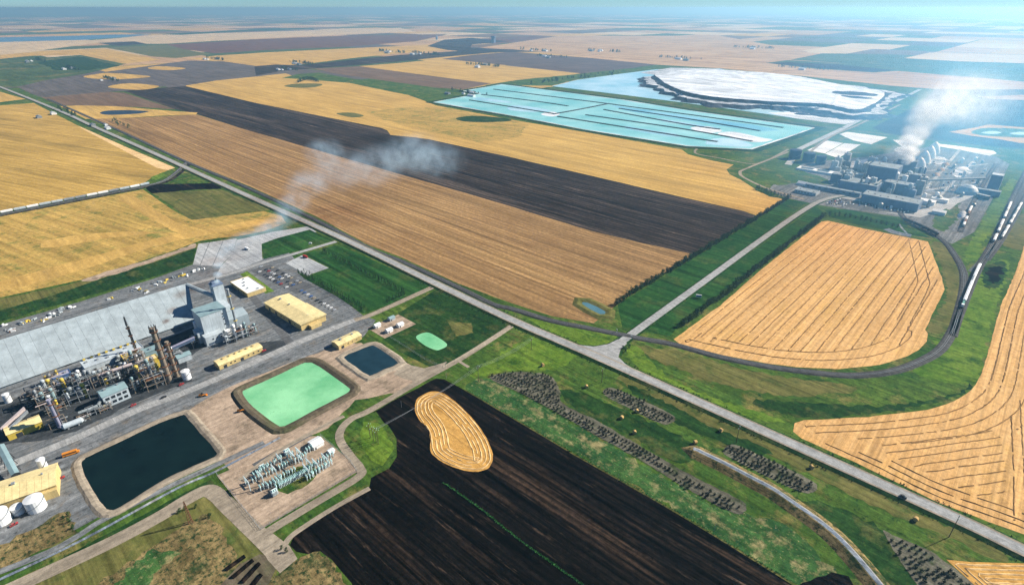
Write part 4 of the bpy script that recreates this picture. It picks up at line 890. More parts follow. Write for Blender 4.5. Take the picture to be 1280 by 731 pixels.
mods = [('leaf-green-tinged steel tower right of the teal-roofed building', (186,490), 12, 9, 13, 4), ('low frame of vessels at the front of the brown stacks', (196,484), 10, 7, 9, 3),
 ('tall pipe frame at the left foot of the flare stack', (165,468), 11, 8, 15, 3), ('dense pipe rack behind the teal-roofed building', (146,474), 12, 7, 8, 4), ('silver vessel rack between the pinkish duct and the teal-roofed building', (118,486), 14, 8, 10, 4),
 ('pipe frame right behind the lilac stack', (88,508), 12, 9, 9, 4), ('low tangle of pipes at the left foot of the lilac stack', (62,520), 10, 7, 6, 3), ('pipe rack left of the dark blue box', (52,497), 14, 8, 8, 4),
 ('leftmost pipe rack by the head of the pinkish conveyor', (36,510), 10, 7, 9, 3), ('vessel cluster in front of the bent silver duct', (112,522), 13, 6, 5, 4), ('small valve rack at the front of the teal-roofed building', (126,517), 7, 4, 4, 2),
 ('yellow-railed frame between the flat hall and the flare stack', (150,458), 9, 6, 7, 3), ('pipe frame against the ochre block near the brown stacks', (182,472), 9, 7, 12, 3), ('vessel frame at the right foot of the mill chimney', (296,427), 11, 8, 12, 3), ('low pipework at the right end of the mill', (309,421), 10, 7, 6, 3),
 ('pipe frame under the blue-roofed gallery', (213,452), 8, 6, 6, 2), ('lone pump skid on the front yard of the lilac stack', (100,530), 6, 4, 4, 2), ('pipe frame behind the dark blue box', (84,486), 11, 6, 8, 3)]
mods += [('narrow vessel rack at the far left of the flat hall', (60,484), 9, 6, 9, 3), ('pipe rack left of the pinkish duct', (102,490), 12, 6, 11, 4), ('pipe rack right of the pinkish duct end', (170,462), 9, 7, 10, 3), ('vessel rack under the pinkish duct', (132,482), 11, 5, 7, 3), ('pipe frame between the teal-roofed building and the brown stacks', (170,492), 10, 7, 10, 3), ('pipe rack in front of the dark blue box', (72,496), 12, 7, 9, 4), ('low pipe rack along the front of the plant left of the horizontal vessel', (64,537), 9, 5, 5, 2), ('pipe frame behind the brown stacks', (205,456), 9, 7, 9, 3), ('vessel frame left of the lilac stack', (50,512), 11, 7, 10, 3), ('vessel frame beside the mill white annex', (284,432), 8, 5, 8, 2), ('low pipework left of the mill block', (243,432), 9, 6, 7, 2), ('pipe rack in the middle between two ochre blocks', (175,478), 10, 7, 12, 3)]
for k, (lab, px, L, D, H, nv) in enumerate(mods): module(lab.replace('leaf-green-tinged ', ''), px, BA, L*1.2, D*1.2, H*1.25, 40+k, nv+1)
q = MB(); q.box(0,0,0,8,.6,1.1)
for k in range(8):      # yellow rim blocks on the flat hall
    p = g(110,470)+BV*(3+6*k)-AV*15.2; one('roof_hatch', MB().box(-1,-.6,0,1,.6,1.6), M['yellow'], 'yellow hatch block along the far rim of the flat blue-grey hall', 'hatch', (p.x,p.y,8.96), BA, 'hatches on the flat hall')
# --- the lattice mast
p = g(239,653); t = thing('lattice_mast', 'rust-brown lattice mast beside the lower gravel road', 'mast', (p.x,p.y,0))
H_ = 19
def leg(a, z): s_ = 1.5*(1-z/H_*.75); return (s_*math.cos(a), s_*math.sin(a), z)
for k in range(3):
    a = k*2.094; q = MB(); q.cyl(leg(a,0), leg(a,H_), .22, .15, 6); part('leg', q, M['rust'], t)
q = MB()
for z in range(0, H_-1, 2):
    for k in range(3): q.cyl(leg(k*2.094,z), leg((k+1)*2.094,z+2), .12, .12, 5)
part('bracing', q, M['rust'], t)
# --- small sheds on the pad and in the substation
bldg('switch_room', 'white gable hut at the top of the substation yard', 'hut', g(393,563), R(48), 8.5, 8.5, 3.6, 'gable', 1.6, 'white', 'white_roof', doors=((1,1,2),))
bldg('switch_room', 'smallest white hut at the right fence of the substation', 'hut', g(413,569), R(48), 4, 4, 2.6, 'gable', .9, 'white', 'white_roof', doors=((1,1,2),))
for lab, px, m_ in (('white tank hut, left of the three on the beige pad', (470,411), 'white'), ('white tank hut nearest the lawn edge on the beige pad', (485,417), 'white'), ('white tank hut, right of the three on the beige pad', (499,410), 'white'), ('blue-grey hut behind the white ones on the beige pad', (488,402), 'steel_clad')):
    bldg('well_hut', lab, 'hut', g(*px), R(47), 6.5, 5, 3.2, 'gable', 1.3, m_, 'white_roof' if m_ == 'white' else 'teal_roof', doors=((1,1.2,2),))
# --- substation
def bay(kind, px, rz, label, seed):
    r = random.Random(seed); p = g(*px)
    t = thing('switchgear_bay' if kind != 'tr' else 'transformer', label, 'switchgear' if kind != 'tr' else 'transformer', (p.x,p.y,0), rz, 'substation equipment')
    if kind == 'gantry':
        for x in (0,7): q = MB(); q.box(x-.25,-.25,0,x+.25,.25,8); part('column', q, M['equip'], t)
        q = MB(); q.box(-.6,-.3,8.01,7.6,.3,8.7); part('beam', q, M['equip'], t)
        for x in (1.2,3.5,5.8): q = MB(); q.lathe([(.18,5.9),(.38,6.2),(.18,6.5),(.38,6.8),(.18,7.1),(.38,7.4),(.18,8)],8,(x,0,0)); part('insulator', q, M['insul'], t)
    elif kind == 'switch':
        for x in (0,2.2,4.4):
            q = MB(); q.box(x-.2,-.9,0,x+.2,-.5,3.2); q.box(x-.2,.5,0,x+.2,.9,3.2); q.box(x-.35,-1.2,3.2,x+.35,1.2,3.5); part('stand', q, M['equip'], t)
            for y in (-.8,.8): q = MB(); q.lathe([(.2,3.5),(.42,3.8),(.2,4.1),(.42,4.4),(.2,4.7),(.42,5.0),(.15,5.4)],8,(x,y,0)); part('insulator', q, M['insul'], t)
            q = MB(); q.cyl((x,-1.3,5.45),(x,1.3,5.6),.1,.1,6); part('blade', q, M['steel'], t)
    else:
        q = MB(); q.box(0,0,.4,4.2,2.6,3.8); part('tank_body', q, M['equip'], t)
        for y in (-.9,2.65):
            for k in range(6): q = MB(); q.box(.3+.62*k,y,.7,.6+.62*k,y+.85,3.4); part('radiator', q, M['equip'], t)
        q = MB(); q.cyl((.5,1.3,4.7),(3.7,1.3,4.7),.5,None,10); part('conservator', q, M['white'], t)
        for x in (.8,2.1,3.4): q = MB(); q.lathe([(.2,3.8),(.4,4.1),(.2,4.4),(.4,4.7),(.2,5.0),(.12,5.6)],8,(x,.6,0)); part('bushing', q, M['insul'], t)
    return t
sub_o = g(312,612)
eq = []
ks = 0
for row, (x0, y0, x1, y1, n, kinds) in enumerate(((308,607,350,588,6,'gs'),(318,597,345,579,4,'s'),(348,578,384,566,4,'gs'),(326,613,345,607,3,'s'),(346,612,380,594,7,'s'),(342,604,362,594,3,'s'),(381,591,410,574,6,'gs'),(384,600,408,584,4,'s'),(364,574,384,583,3,'g'),(356,584,376,575,3,'s'))):
    for k in range(n):
        f_ = k/(n-1); px = (x0+(x1-x0)*f_, y0+(y1-y0)*f_); kd = kinds[k % len(kinds)]
        kd = {'g':'gantry','s':'switch'}[kd]; ks += 1
        bay(kd, px, BA if kd == 'switch' else AA, {'gantry':'pale steel gantry with hanging insulators in the substation yard','switch':'pale switch stand with ribbed insulators in the substation yard'}[kd], ks)
for lab, px in (('pale transformer nearest the dark pond in the substation', (326,590)), ('pale transformer beside the paved drive of the substation', (357,570)), ('pale transformer at the bottom of the substation bays', (341,621))):
    bay('tr', px, BA, lab, ks)
def fence(label, px, h_=2.2, step=6, name='wire_fence', mat='steel'):
    P = G2(px); t = thing(name, label, 'fence', tuple(P[0])+(0,)); o = Vector(P[0])
    me = MB().box(-.09,-.09,0,.09,.09,h_).mesh('post', M[mat])
    for p, d in along(P, step): link('post', me, t, (p.x-o.x,p.y-o.y,0))
    for i in range(len(P)-1):
        a = Vector(P[i])-o; b = Vector(P[i+1])-o; q = MB()
        for z in (.5,1.2,h_): q.cyl((a.x,a.y,z),(b.x,b.y,z),.05,.05,4)
        part('wire', q, M[mat], t)
fence('chain fence along the lower left side of the substation yard', [(271,593),(325,661)])
fence('chain fence along the long lower right side of the substation yard', [(326,662),(445,590)])
fence('chain fence along the short right side of the substation yard', [(446,589),(437,575),(400,544)])
fence('fence along the far edge of the lawn rows behind the cream building', [(383,352),(455,401),(532,450),(556,461)], 2.4, 8)
# ================================================================== FAR PLANT
def fb(label, px, L, D, H, rz=AA, roof='flat', rise=0, wall='dark_clad', rmat='grey_roof', wins=0, vents=0, name='plant_building', seed=1):
    ws = tuple((L*(k+.3)/wins, H*.45, L/wins*.4, min(2,H*.25)) for k in range(wins)) if wins else ()
    return bldg(name, label, 'building', g(*px), rz, L, D, H, roof, rise, wall, rmat, (), ws, vents, seed=seed)
fld('plant_yard', [(1005,204),(1060,198),(1085,196),(1120,190),(1165,183),(1245,196),(1262,205),(1240,250),(1218,290),(1190,305),(1170,298),(1130,272),(1060,262),(1022,256),(985,248),(960,238),(975,222)], 'yard', 4)
fld('plant_grass', [(960,212),(985,206),(1005,215),(1030,222),(1040,232),(1000,228),(970,232),(955,226)], 'grass', 5, rag=(15,4))
fld('plant_grass', [(1180,255),(1200,250),(1197,275),(1180,290),(1165,283),(1170,268)], 'grass', 5, rag=(9,3))
fld('plant_drive', [(1030,250),(1060,246),(1140,264),(1170,255),(1215,238),(1220,244),(1180,262),(1150,272),(1080,262),(1040,256)], 'concrete', 5)
fld('car_park', [(1030,253),(1048,247),(1145,264),(1142,268),(1080,263)], 'asphalt', 6)
for q in ([(1009,188),(1034,176),(1054,179),(1031,192)], [(1031.5,192.5),(1055,179.3),(1076,181),(1048,198)], [(1049,168),(1059,165),(1109,172),(1089,180.5),(1067,176)]):
    patch('evaporation_pan', q, M['salt'], 6)
patch('evaporation_pan', [(1169,179.5),(1200,183),(1242,188.6),(1246,192),(1237,195),(1195,187),(1172,183)], M['salt'], 6)
patch('evaporation_pan', [(1116,175),(1155,176),(1152,181),(1128,184)], M['salt'], 6)
patch('spill_pond', [(1104,287),(1111,285.5),(1122,289.5),(1140,293.5),(1138,296.5),(1115,292)], M['canal'], 6)
strip('spill_pond', [(1124,280),(1128,286),(1134,292)], 3, M['canal'], 6)
for k, (px, r_, h_, lab) in enumerate((((993,198),12.5,19,'leftmost of three dark squat tanks above the far plant'), ((1010,202),12.5,19,'middle of three dark squat tanks above the far plant'), ((1025,205),10,17,'rightmost and smallest of three dark squat tanks above the far plant'))):
    tank('fuel_tank', lab, 'tank', g(*px), r_, h_, 'navy_tank', 'navy_tank', .06)
bw = thing('tank_bund', 'white walled basin with green floors below the three dark tanks', 'basin', tuple(g(995,212)), AA)
q = MB(); q.box(0,0,0,100,3,4); q.box(0,3,0,4,22,4); q.box(30,3,0,36,22,4); q.box(60,3,0,100,22,4); q.box(4,20,0,60,22,4); part('bund_wall', q, M['white'], bw)
q = MB(); q.box(4.1,3.1,0.3,29.9,19.9,.6); q.box(36.1,3.1,.3,59.9,19.9,.6); part('basin_floor', q, M['green_p'], bw)
fb('long dark blue front shed facing the far car park', (1075,252), 84, 34, 13, wins=0, vents=8)
fb('low blue wing left of the long dark front shed', (1006,234), 92, 12, 6, wins=9, vents=4, seed=2)
fb('grey flat-roofed office nearest the road at the far plant', (993,240.5), 36, 22, 5, wall='steel_clad', wins=7, vents=3, seed=3)
fb('white gabled hut at the left end of the far plant', (996,231), 16, 12, 4, wall='white', rmat='white_roof', roof='gable', rise=3)
fb('dark mid block with two pale chimneys in the far plant', (1047,235), 62, 40, 14, vents=3, seed=4)
fb('tallest dark block at the centre of the far plant', (1080,228), 48, 44, 33, vents=2, seed=5)
fb('dark lower block right of the tallest one in the far plant', (1102,238), 48, 26, 16, vents=4, seed=6)
fb('small dark tower at the left end of the far mid block', (1037,227), 18, 16, 15, vents=1, seed=7)
fb('blue-grey block behind the white silo in the far plant', (1113,229), 26, 22, 15, wall='steel_clad', vents=2, seed=8)
fb('dark steel tower right of the white silo in the far plant', (1133,234), 16, 18, 24, vents=2, seed=9)
fb('long arched dark shed at the upper left of the far plant', (1072,211), 30, 62, 5, roof='arch', rise=9, rmat='dark_clad', seed=10)
fb('white-roofed store in front of the far loading yard, left of two', (1148,254), 22, 18, 5, wall='white', rmat='white_roof', seed=11)
fb('white-roofed store in front of the far loading yard, right of two', (1163,251), 24, 14, 5, wall='white', rmat='white_roof', seed=12)
fb('small white hut near the curve of the railway', (1164,267), 18, 14, 5, wall='white', rmat='white_roof', roof='gable', rise=2, seed=13)
fb('blue-grey loadout tower at the right end of the long conveyor', (1232,238), 17, 22, 29, wall='dark_clad', rmat='steel_clad', seed=14)
fb('low dark loadout shed left of the loadout tower', (1217,242), 36, 14, 9, seed=15)
fb('dark open steel block under the white steam', (1118,213), 34, 26, 22, vents=5, seed=16)
for lab, px in (('left pale chimney on the far mid block', (1073,238)), ('right pale chimney on the far mid block', (1083,240)), ('short pale chimney at the left corner of the far mid block', (1057,232))):
    stack('smokestack', lab, px, 24 if 'short' not in lab else 20, 1.6, 1.4, 'steel', 1)
for lab, px, r_, h_ in (('white egg-shaped silo in the middle of the far plant', (1115,232), 6.5, 24), ('small white silo left of the white steam', (1093,206), 4, 13), ('small white silo under the white steam', (1104,207), 4, 15)):
    tank('storage_tank', lab, 'silo', g(*px), r_, h_, 'white', 'white', .9, rim=False)
for k, (px, r_, h_) in enumerate((((1147,211),14,24),((1153,203),14,26),((1160,197),14,26),((1166,191),13,25))):
    p = g(*px); q = MB(); q.lathe([(r_,0),(r_*.93,h_*.3),(r_*.72,h_*.6),(r_*.4,h_*.86),(r_*.08,h_)], 24)
    one('salt_dome', q, M['white'], ['pale cone-shaped salt dome nearest the white steam','second pale salt dome from the white steam','third pale salt dome from the white steam','pale salt dome farthest up, nearest the ploughed field'][k], 'dome', (p.x,p.y,0), 0, 'row of salt domes')
gallery('conveyor_gallery', 'long thin pale conveyor crossing the far loading yard to the tower', W((1149,225),16), W((1232,222),24), 3.2, 2.6, 'steel', 7)
p = g(1209,241); one('salt_dome', MB().lathe([(18,0),(16,6),(11,11),(5,14),(.5,15)],24), M['steel_clad'], 'pale blue-grey mound left of the loadout tower', 'dome', (p.x,p.y,0))
p = g(1203,269); q = MB(); q.lathe([(8,0),(6,3),(3,5.5),(.4,6.5)],18); o = one('salt_heap', q, M['salt'], 'white oval salt heap beside the far rail sidings', 'salt heap', (p.x,p.y,0)); o.rotation_euler = (0,0,BA); o.scale = (2.2,.8,1)
for k in range(4):
    tank('fuel_tank', 'small black tank in the row in front of the loadout shed', 'tank', g(1222+3.6*k,247+.9*k), 4, 7, 'steel_dark', 'steel', .1, 'black tanks in a row', rim=False)
for k, (px, m_) in enumerate((((1176,213),'pipe_pink'),((1170,219),'pipe_pink'),((1182,206),'pipe_pink'))):
    p = g(*px); o = one('ore_heap', MB().lathe([(9,0),(6,3),(2,5),(.3,5.4)],14), M['dirt'], ['middle','nearest','farthest'][k]+' of three tan ore heaps in the far yard', 'heap', (p.x,p.y,0), BA, 'tan ore heaps'); o.scale = (1.6,.8,1)
cr = random.Random(21)
for k in range(46):      # stores and containers about the far yard
    x = cr.uniform(1150,1232); y = cr.uniform(200,272); p = g(x, y)
    if y > 232+ (1232-x)*.35 or (1195 < x < 1235 and 228 < y < 252): continue
    m_ = cr.choice(['white','steel','pipe_pink','blue','white','rust']); q = MB(); L_ = cr.uniform(4,9); q.box(0,0,0,L_,2.6,2.7); q.box(.2,.2,2.7,L_-.2,2.4,2.85)
    one('storage_container', q, M[m_], {'white':'white','steel':'grey','pipe_pink':'pinkish','blue':'blue','rust':'rusty'}[m_]+' container standing in the far loading yard', 'container', (p.x,p.y,0), cr.choice([AA,BA]), 'far yard containers')
for a, b, w_ in (((1158,236),(1200,187),6),((1175,245),(1222,196),5),((1150,215),(1235,205),4),((1145,240),(1235,226),4),((1185,262),(1212,240),5)):
    strip('yard_lane', [a,b], w_, M['concrete'], 6, sm=False)
for q in ([(1160,200),(1175,196),(1188,203),(1170,208)],[(1190,215),(1205,208),(1215,216),(1198,222)],[(1060,205),(1075,200),(1085,204),(1066,210)],[(1150,240),(1162,236),(1170,241),(1158,246)],[(1118,186),(1140,183),(1150,190),(1130,196)]):
    patch('salt_spill', q, M['salt_dirty'], 7, sm=True, rag=(6,2))
cr = random.Random(77)
for k in range(70):
    x = cr.uniform(1036,1150); y = 206+(x-1036)*.17+cr.uniform(-8,26); p = g(x,y); w_, d_, h_ = cr.uniform(4,14), cr.uniform(4,10), cr.uniform(4,24)
    m_ = cr.choice(['steel_clad','dark_clad','white','steel','steel_clad','pipe']); q = MB(); q.box(0,0,0,w_,d_,h_); q.box(.3,.3,h_,w_-.3,d_-.3,h_+.6); q.box(w_*.3,d_*.3,h_+.6,w_*.5,d_*.6,h_+cr.uniform(1.5,5))
    one('plant_annex', q, M[m_], {'steel_clad':'blue-grey','dark_clad':'dark blue','white':'white','steel':'grey','pipe':'silver'}[m_]+' annex wedged among the blocks of the far plant', 'annex', (p.x,p.y,0), AA, 'annexes of the far plant')
for k in range(26):
    x = cr.uniform(1095,1235); y = cr.uniform(198,262); p = g(x,y); r_ = cr.uniform(1.5,3.6); h_ = cr.uniform(4,13); m_ = cr.choice(['white','steel','pipe'])
    one('process_tank', MB().lathe([(r_,0),(r_,h_),(r_*.4,h_+r_*.4),(.1,h_+r_*.45)],12), M[m_], {'white':'white','steel':'grey','pipe':'silver'}[m_]+' upright tank in the far plant yard', 'tank', (p.x,p.y,0), 0, 'small tanks of the far plant')
for k in range(12):
    x = cr.uniform(1050,1140); y = 212+(x-1050)*.2+cr.uniform(-6,22); p = g(x,y); L_ = cr.uniform(20,55); z = cr.uniform(6,18); rz = cr.choice([AA,BA]); q = MB(); q.cyl((0,0,z),(L_,0,z),.7,None,8); q.cyl((0,1.8,z),(L_,1.8,z),.5,None,8)
    for i in range(5): q.box(L_*i/4-.3,-.5,0,L_*i/4+.3,2.2,z-.5)
    one('pipe_rack', q, M['pipe'], 'silver pipe rack between the blocks of the far plant', 'pipe rack', (p.x,p.y,0), rz, 'pipe racks of the far plant')
# ================================================================== VEHICLES
def car_meshes(mat):
    b = MB(); b.box(-2.2,-.88,.35,2.2,.88,.95,.06); b.box(-2.0,-.82,.95,-.2+1.9,.82,1.02,.03)
    c = MB(); c.add([(-1.6,-.8,1.0),(.9,-.8,1.0),(.9,.8,1.0),(-1.6,.8,1.0),(-1.15,-.66,1.5),(.3,-.66,1.5),(.3,.66,1.5),(-1.15,.66,1.5)], [(4,5,6,7),(0,1,5,4),(1,2,6,5),(2,3,7,6),(3,0,4,7)])
    r_ = MB(); r_.box(-1.2,-.68,1.5,.32,.68,1.56)
    wm = MB(); wm.cyl((0,-.1,0),(0,.1,0),.33,.33,10)
    return (b.mesh('body',M[mat]), c.mesh('window',M['glass']), r_.mesh('roof',M[mat]), wm.mesh('wheel',M['tyre']))
CARM = {}
def car(px, mat, label, group, rz, full=True):
    if mat not in CARM: CARM[mat] = car_meshes(mat)
    p = g(*px); t = thing('parked_car' if group else 'pickup_truck', label, 'car', (p.x,p.y,.22), rz, group); b, c, r_, wm = CARM[mat]
    link('body', b, t); link('window', c, t); link('roof', r_, t)
    if full:
        for x in (-1.35,1.35):
            for y in (-.85,.85): link('wheel', wm, t, (x,y,.33))
    return t
cr = random.Random(4); CM = ['car_white','car_white','car_white','car_black','car_black','car_blue','car_red','car_silver','car_silver','car_tan']
cn = {'car_white':'white','car_black':'black','car_blue':'blue','car_red':'red','car_silver':'silver','car_tan':'tan'}
ra = g(317,337); rb = g(357,360)
for row in range(3):
    for k in range(13):
        if cr.random() < .25: continue
        p = ra.lerp(rb, k/12) + BV*(row*8.5 + 1.5); m_ = cr.choice(CM)
        if m_ not in CARM: CARM[m_] = car_meshes(m_)
        t = thing('parked_car', cn[m_]+' car in the parking rows between office and lawn', 'car', (p.x,p.y,.22), BA+cr.uniform(-.05,.05), 'cars in the office car park'); b, c, r_, wm = CARM[m_]
        link('body', b, t); link('window', c, t); link('roof', r_, t)
        for x in (-1.35,1.35):
            for y in (-.85,.85): link('wheel', wm, t, (x,y,.33))
for k in range(11):
    p = g(377,364).lerp(g(418,388), k/10); m_ = cr.choice(CM)
    t = thing('parked_car', cn[m_]+' car in the single row beside the largest cream building', 'car', (p.x,p.y,.13), BA+cr.uniform(-.1,.1), 'cars beside the cream building'); b, c, r_, wm = CARM.get(m_) or CARM.setdefault(m_, car_meshes(m_))
    link('body', b, t); link('window', c, t); link('roof', r_, t)
    for x in (-1.35,1.35):
        for y in (-.85,.85): link('wheel', wm, t, (x,y,.33))
def fcar(m_):
    b, c, r_, wm = CARM.get(m_) or CARM.setdefault(m_, car_meshes(m_)); return b
for row in range(5):
    a = g(1046,248.7).lerp(g(1034,254.5), row/4); bb = g(1140,263.8).lerp(g(1120,268.5), row/4)
    for k in range(24):
        if cr.random() < .42: continue
        if row > 2 and k > 8: continue
        p = a.lerp(bb, k/23*(1 if row < 3 else .8)); m_ = cr.choice(CM); o = link('parked_car', fcar(m_), None, (p.x,p.y,.2), BA+cr.uniform(-.05,.05))
        o.scale = (1,1,1.5); tag(o, cn[m_]+' car in front of the long dark shed of the far plant', 'car', 'cars in the far car park')
car((1128,623), 'car_black', 'dark pickup with pale load driving on the highway at lower right', None, AA).location.z = 1.52
for lab, px, m_ in (('red car on the front yard below the flare stack', (167,507), 'car_red'), ('red car at the foot of the white upright tank', (227,481), 'car_red'), ('black car on the plant road near the dark pond', (205,497), 'car_black'), ('red car outside the cream arched workshop', (330,439), 'car_red'), ('red pickup at the bottom of the white tanks', (18,656), 'car_red'), ('red machine at the end of the cream warehouse', (77,598), 'car_red')):
    car(px, m_, lab, None, R(50)).name = 'parked_car'
# orange bus and loader
t = thing('bus', 'long orange bus parked at the corner of the dark pond', 'bus', tuple(g(89,568)), R(33)); t.location.z = .2
q = MB(); q.box(-5,-1.25,.5,4.2,1.25,3.0,.08); q.box(4.2,-1.1,.5,5.4,1.1,1.7,.05); part('body', q, M['orange'], t)
for s_ in (-1.24,1.2): q = MB(); q.box(-4.6,s_-.02,1.8,3.8,s_+.06,2.5); part('window', q, M['glass'], t)
for x in (-3.4,3.4):
    for y in (-1.1,1.1): q = MB(); q.cyl((x,y-.15,.5),(x,y+.15,.5),.5,None,10); part('wheel', q, M['tyre'], t)
for lab, px in (('orange loader on the dirt beside the plant road', (253,495)), ('small orange loader on the dirt left of the green pond', (301,514))):
    t = thing('wheel_loader', lab, 'loader', tuple(g(*px)), R(20)); t.location.z = .15
    q = MB(); q.box(-2.6,-1,.8,.6,1,2.0,.1); part('body', q, M['orange'], t); q = MB(); q.box(-.6,-.8,2.0,.9,.8,3.3,.1); part('cab', q, M['glass'], t)
    q = MB(); q.add([(3.0,-1.3,.2),(3.0,1.3,.2),(4.2,1.3,.1),(4.2,-1.3,.1),(3.0,-1.3,1.4),(3.0,1.3,1.4)], [(0,1,2,3),(0,4,5,1),(0,3,4),(1,5,2)]); q.box(.6,-.5,.9,3.1,.5,1.2); part('bucket', q, M['orange'], t)
    for x in (-1.8,1.0):
        for y in (-1.15,1.15): q = MB(); q.cyl((x,y-.3,.75),(x,y+.3,.75),.75,None,12); part('wheel', q, M['tyre'], t)
# railcars
def railcar_meshes(mat, kind='hopper'):
    b = MB()
    if kind == 'hopper':
        b.add([(-8,-1.5,2.2),(8,-1.5,2.2),(8,1.5,2.2),(-8,1.5,2.2),(-8,-1.5,4.4),(8,-1.5,4.4),(8,1.5,4.4),(-8,1.5,4.4),(-6.2,-1.0,1.2),(6.2,-1.0,1.2),(6.2,1.0,1.2),(-6.2,1.0,1.2)],
              [(0,1,5,4),(1,2,6,5),(2,3,7,6),(3,0,4,7),(8,9,1,0),(9,10,2,1),(10,11,3,2),(11,8,0,3),(11,10,9,8)])
    else: b.box(-8,-1.5,1.3,8,1.5,4.4)
    r_ = MB(); r_.add([(-8.05,-1.52,4.4),(8.05,-1.52,4.4),(8.05,0,4.9),(-8.05,0,4.9),(8.05,1.52,4.4),(-8.05,1.52,4.4)], [(0,1,2,3),(3,2,4,5),(0,3,5),(1,4,2)]); r_.box(-7,-.35,4.85,7,.35,5.1)
    w_ = MB(); w_.box(-1.4,-1.1,.3,1.4,1.1,1.1)
    for x in (-.9,.9): w_.cyl((x,-1,.45),(x,1,.45),.45,None,10)
    return b.mesh('car_body',M[mat]), r_.mesh('car_roof',M[mat]), w_.mesh('bogie',M['steel_dark'])
RC = {m_: railcar_meshes(m_) for m_ in ('white','steel','car_blue','steel_dark','steel_clad','rust')}
cw = {'white':'white','steel':'grey','car_blue':'blue','steel_dark':'black','steel_clad':'blue-grey','rust':'rusty'}
def train(P, n, start, seq, where, group, step=17.2):
    pts = along(P, step, start)[:n]
    for k, (p, d) in enumerate(pts):
        m_ = seq[k % len(seq)]
        if not m_: continue
        t = thing('hopper_car', cw[m_]+' hopper car '+where, 'railcar', (p.x,p.y,1.1), math.atan2(d.y,d.x), group); b, r_, w_ = RC[m_]
        link('car_body', b, t); link('car_roof', r_, t)
        for x in (-5.6,5.6): link('bogie', w_, t, (x,0,0))
train(RAIL2, 14, 52, ['steel_clad','white','steel_clad','white','steel_clad','steel_clad','steel','steel','white','white','steel'], 'in the train across the left wheat fields', 'hopper cars of the left train')
def nearest_start(P, px):
    a = 0; best = (1e9,0); t_ = g(*px)
    for i in range(len(P)-1):
        d = (Vector(P[i][:2])-t_.xy).length
        if d < best[0]: best = (d,a)
        a += (Vector(P[i+1][:2])-Vector(P[i][:2])).length
    return best[1]
s0 = nearest_start(RAIL3, (1204,381))
pts = along(RAIL3, 1, s0); p, d = pts[0]
t = thing('locomotive', 'green and white locomotive at the near end of the white hopper string', 'locomotive', (p.x,p.y,1.1), math.atan2(d.y,d.x))
q = MB(); q.box(-8,-1.4,1.1,8,1.4,1.7); part('frame', q, M['steel_dark'], t); q = MB(); q.box(-3,-1,1.7,7.5,1,3.9,.08); part('hood', q, M['green_p'], t)
q = MB(); q.box(-6.5,-1.4,1.7,-3.1,1.4,4.6,.1); part('cab', q, M['white'], t)
for x in (-5.2,5.2): link('bogie', RC['white'][2], t, (x,0,0))
train(RAIL3, 8, s0+18, ['white','white','white','white','steel','white','white','white'], 'in the near string on the right-hand railway', 'hopper cars of the near right string')
s1 = nearest_start(RAIL3, (1243,303))
train(RAIL3, 14, s1, ['white','white',None,'white','steel','white','white',None,'white','white','steel','white'], 'in the far string on the right-hand railway', 'hopper cars of the far right string')
s2 = nearest_start(RAIL4, (1252,299))
train(RAIL4, 14, s2, ['steel','white','steel_clad','white',None,'white','steel','white','steel'], 'on the outermost right-hand siding', 'hopper cars of the outer siding')
SID = G2([(1133,278),(1150,285),(1170,295)])
train(smooth(SID,6,False), 5, 2, ['steel_dark'], 'in the black string by the far plant pond', 'black hopper cars')
railway([(1200,290),(1212,262),(1228,232),(1245,205)], 2.6)
train(G2([(1204,283),(1212,264),(1222,244)]), 7, 0, ['white','rust','white',None,'rust','white'], 'on the siding through the far loading yard', 'hopper cars in the far yard')
# scrap behind the long shed
cr = random.Random(9)
for k, (x, y) in enumerate(((4,408),(10,414),(17,414),(28,406),(33,404),(40,400),(52,402),(58,399),(64,396),(70,394),(76,389),(82,386),(89,384),(136,375),(165,364),(172,361),(178,363),(184,366),(195,356),(204,353),(213,350),(219,348),(226,345),(232,344),(240,341),(247,338),(252,336))):
    for j in range(2):
        p = g(x+cr.uniform(-3,3), y+cr.uniform(-1.5,1.5)); m_ = cr.choice(['white','white','steel','rust','pipe','yellow','steel_clad'])
        q = MB()
        for i in range(cr.randint(2,4)):
            a, b = cr.uniform(-2,2), cr.uniform(-1.5,1.5); q.box(a,b,0,a+cr.uniform(1.2,4.5),b+cr.uniform(.8,2),cr.uniform(.6,2.4),.1)
        one('scrap_heap', q, M[m_], {'white':'white','steel':'grey','rust':'rusty','pipe':'silver','yellow':'yellow','steel_clad':'blue-grey'}[m_]+' scrap heap in the yard behind the long shed', 'scrap', (p.x,p.y,0), cr.uniform(0,3), 'scrap behind the shed')
# hay bales
hb = MB(); hb.cyl((-.9,0,1.15),(.9,0,1.15),1.2,1.2,18); hb.cyl((-.93,0,1.15),(.93,0,1.15),.5,.5,12); hbm = hb.mesh('hay_bale', M['hay'])
wb = ['above the widest shrub bed','beside the left end of the short upper shrub bed','left of two below the short upper shrub bed','nearest the long shrub bed in the middle of the grass','touching the lower edge of the short upper shrub bed','by the highway right of the short upper shrub bed','at the head of the blue canal bank','right of the third shrub bed by the highway','on the verge left of the highway pole at lower right']
for (x, y), lab in zip(((678.5,457.5),(733,484.5),(777,523),(793,541.5),(796,515),(901,539),(869,554),(1014,585),(1144,650)), wb):
    p = g(x, y); o = tag(link('hay_bale', hbm, None, (p.x,p.y,0), rnd.uniform(0,3)), 'round straw bale '+lab, 'hay bale', 'bales on the mown grass'); o.scale = (1.25,1.25,1.25)
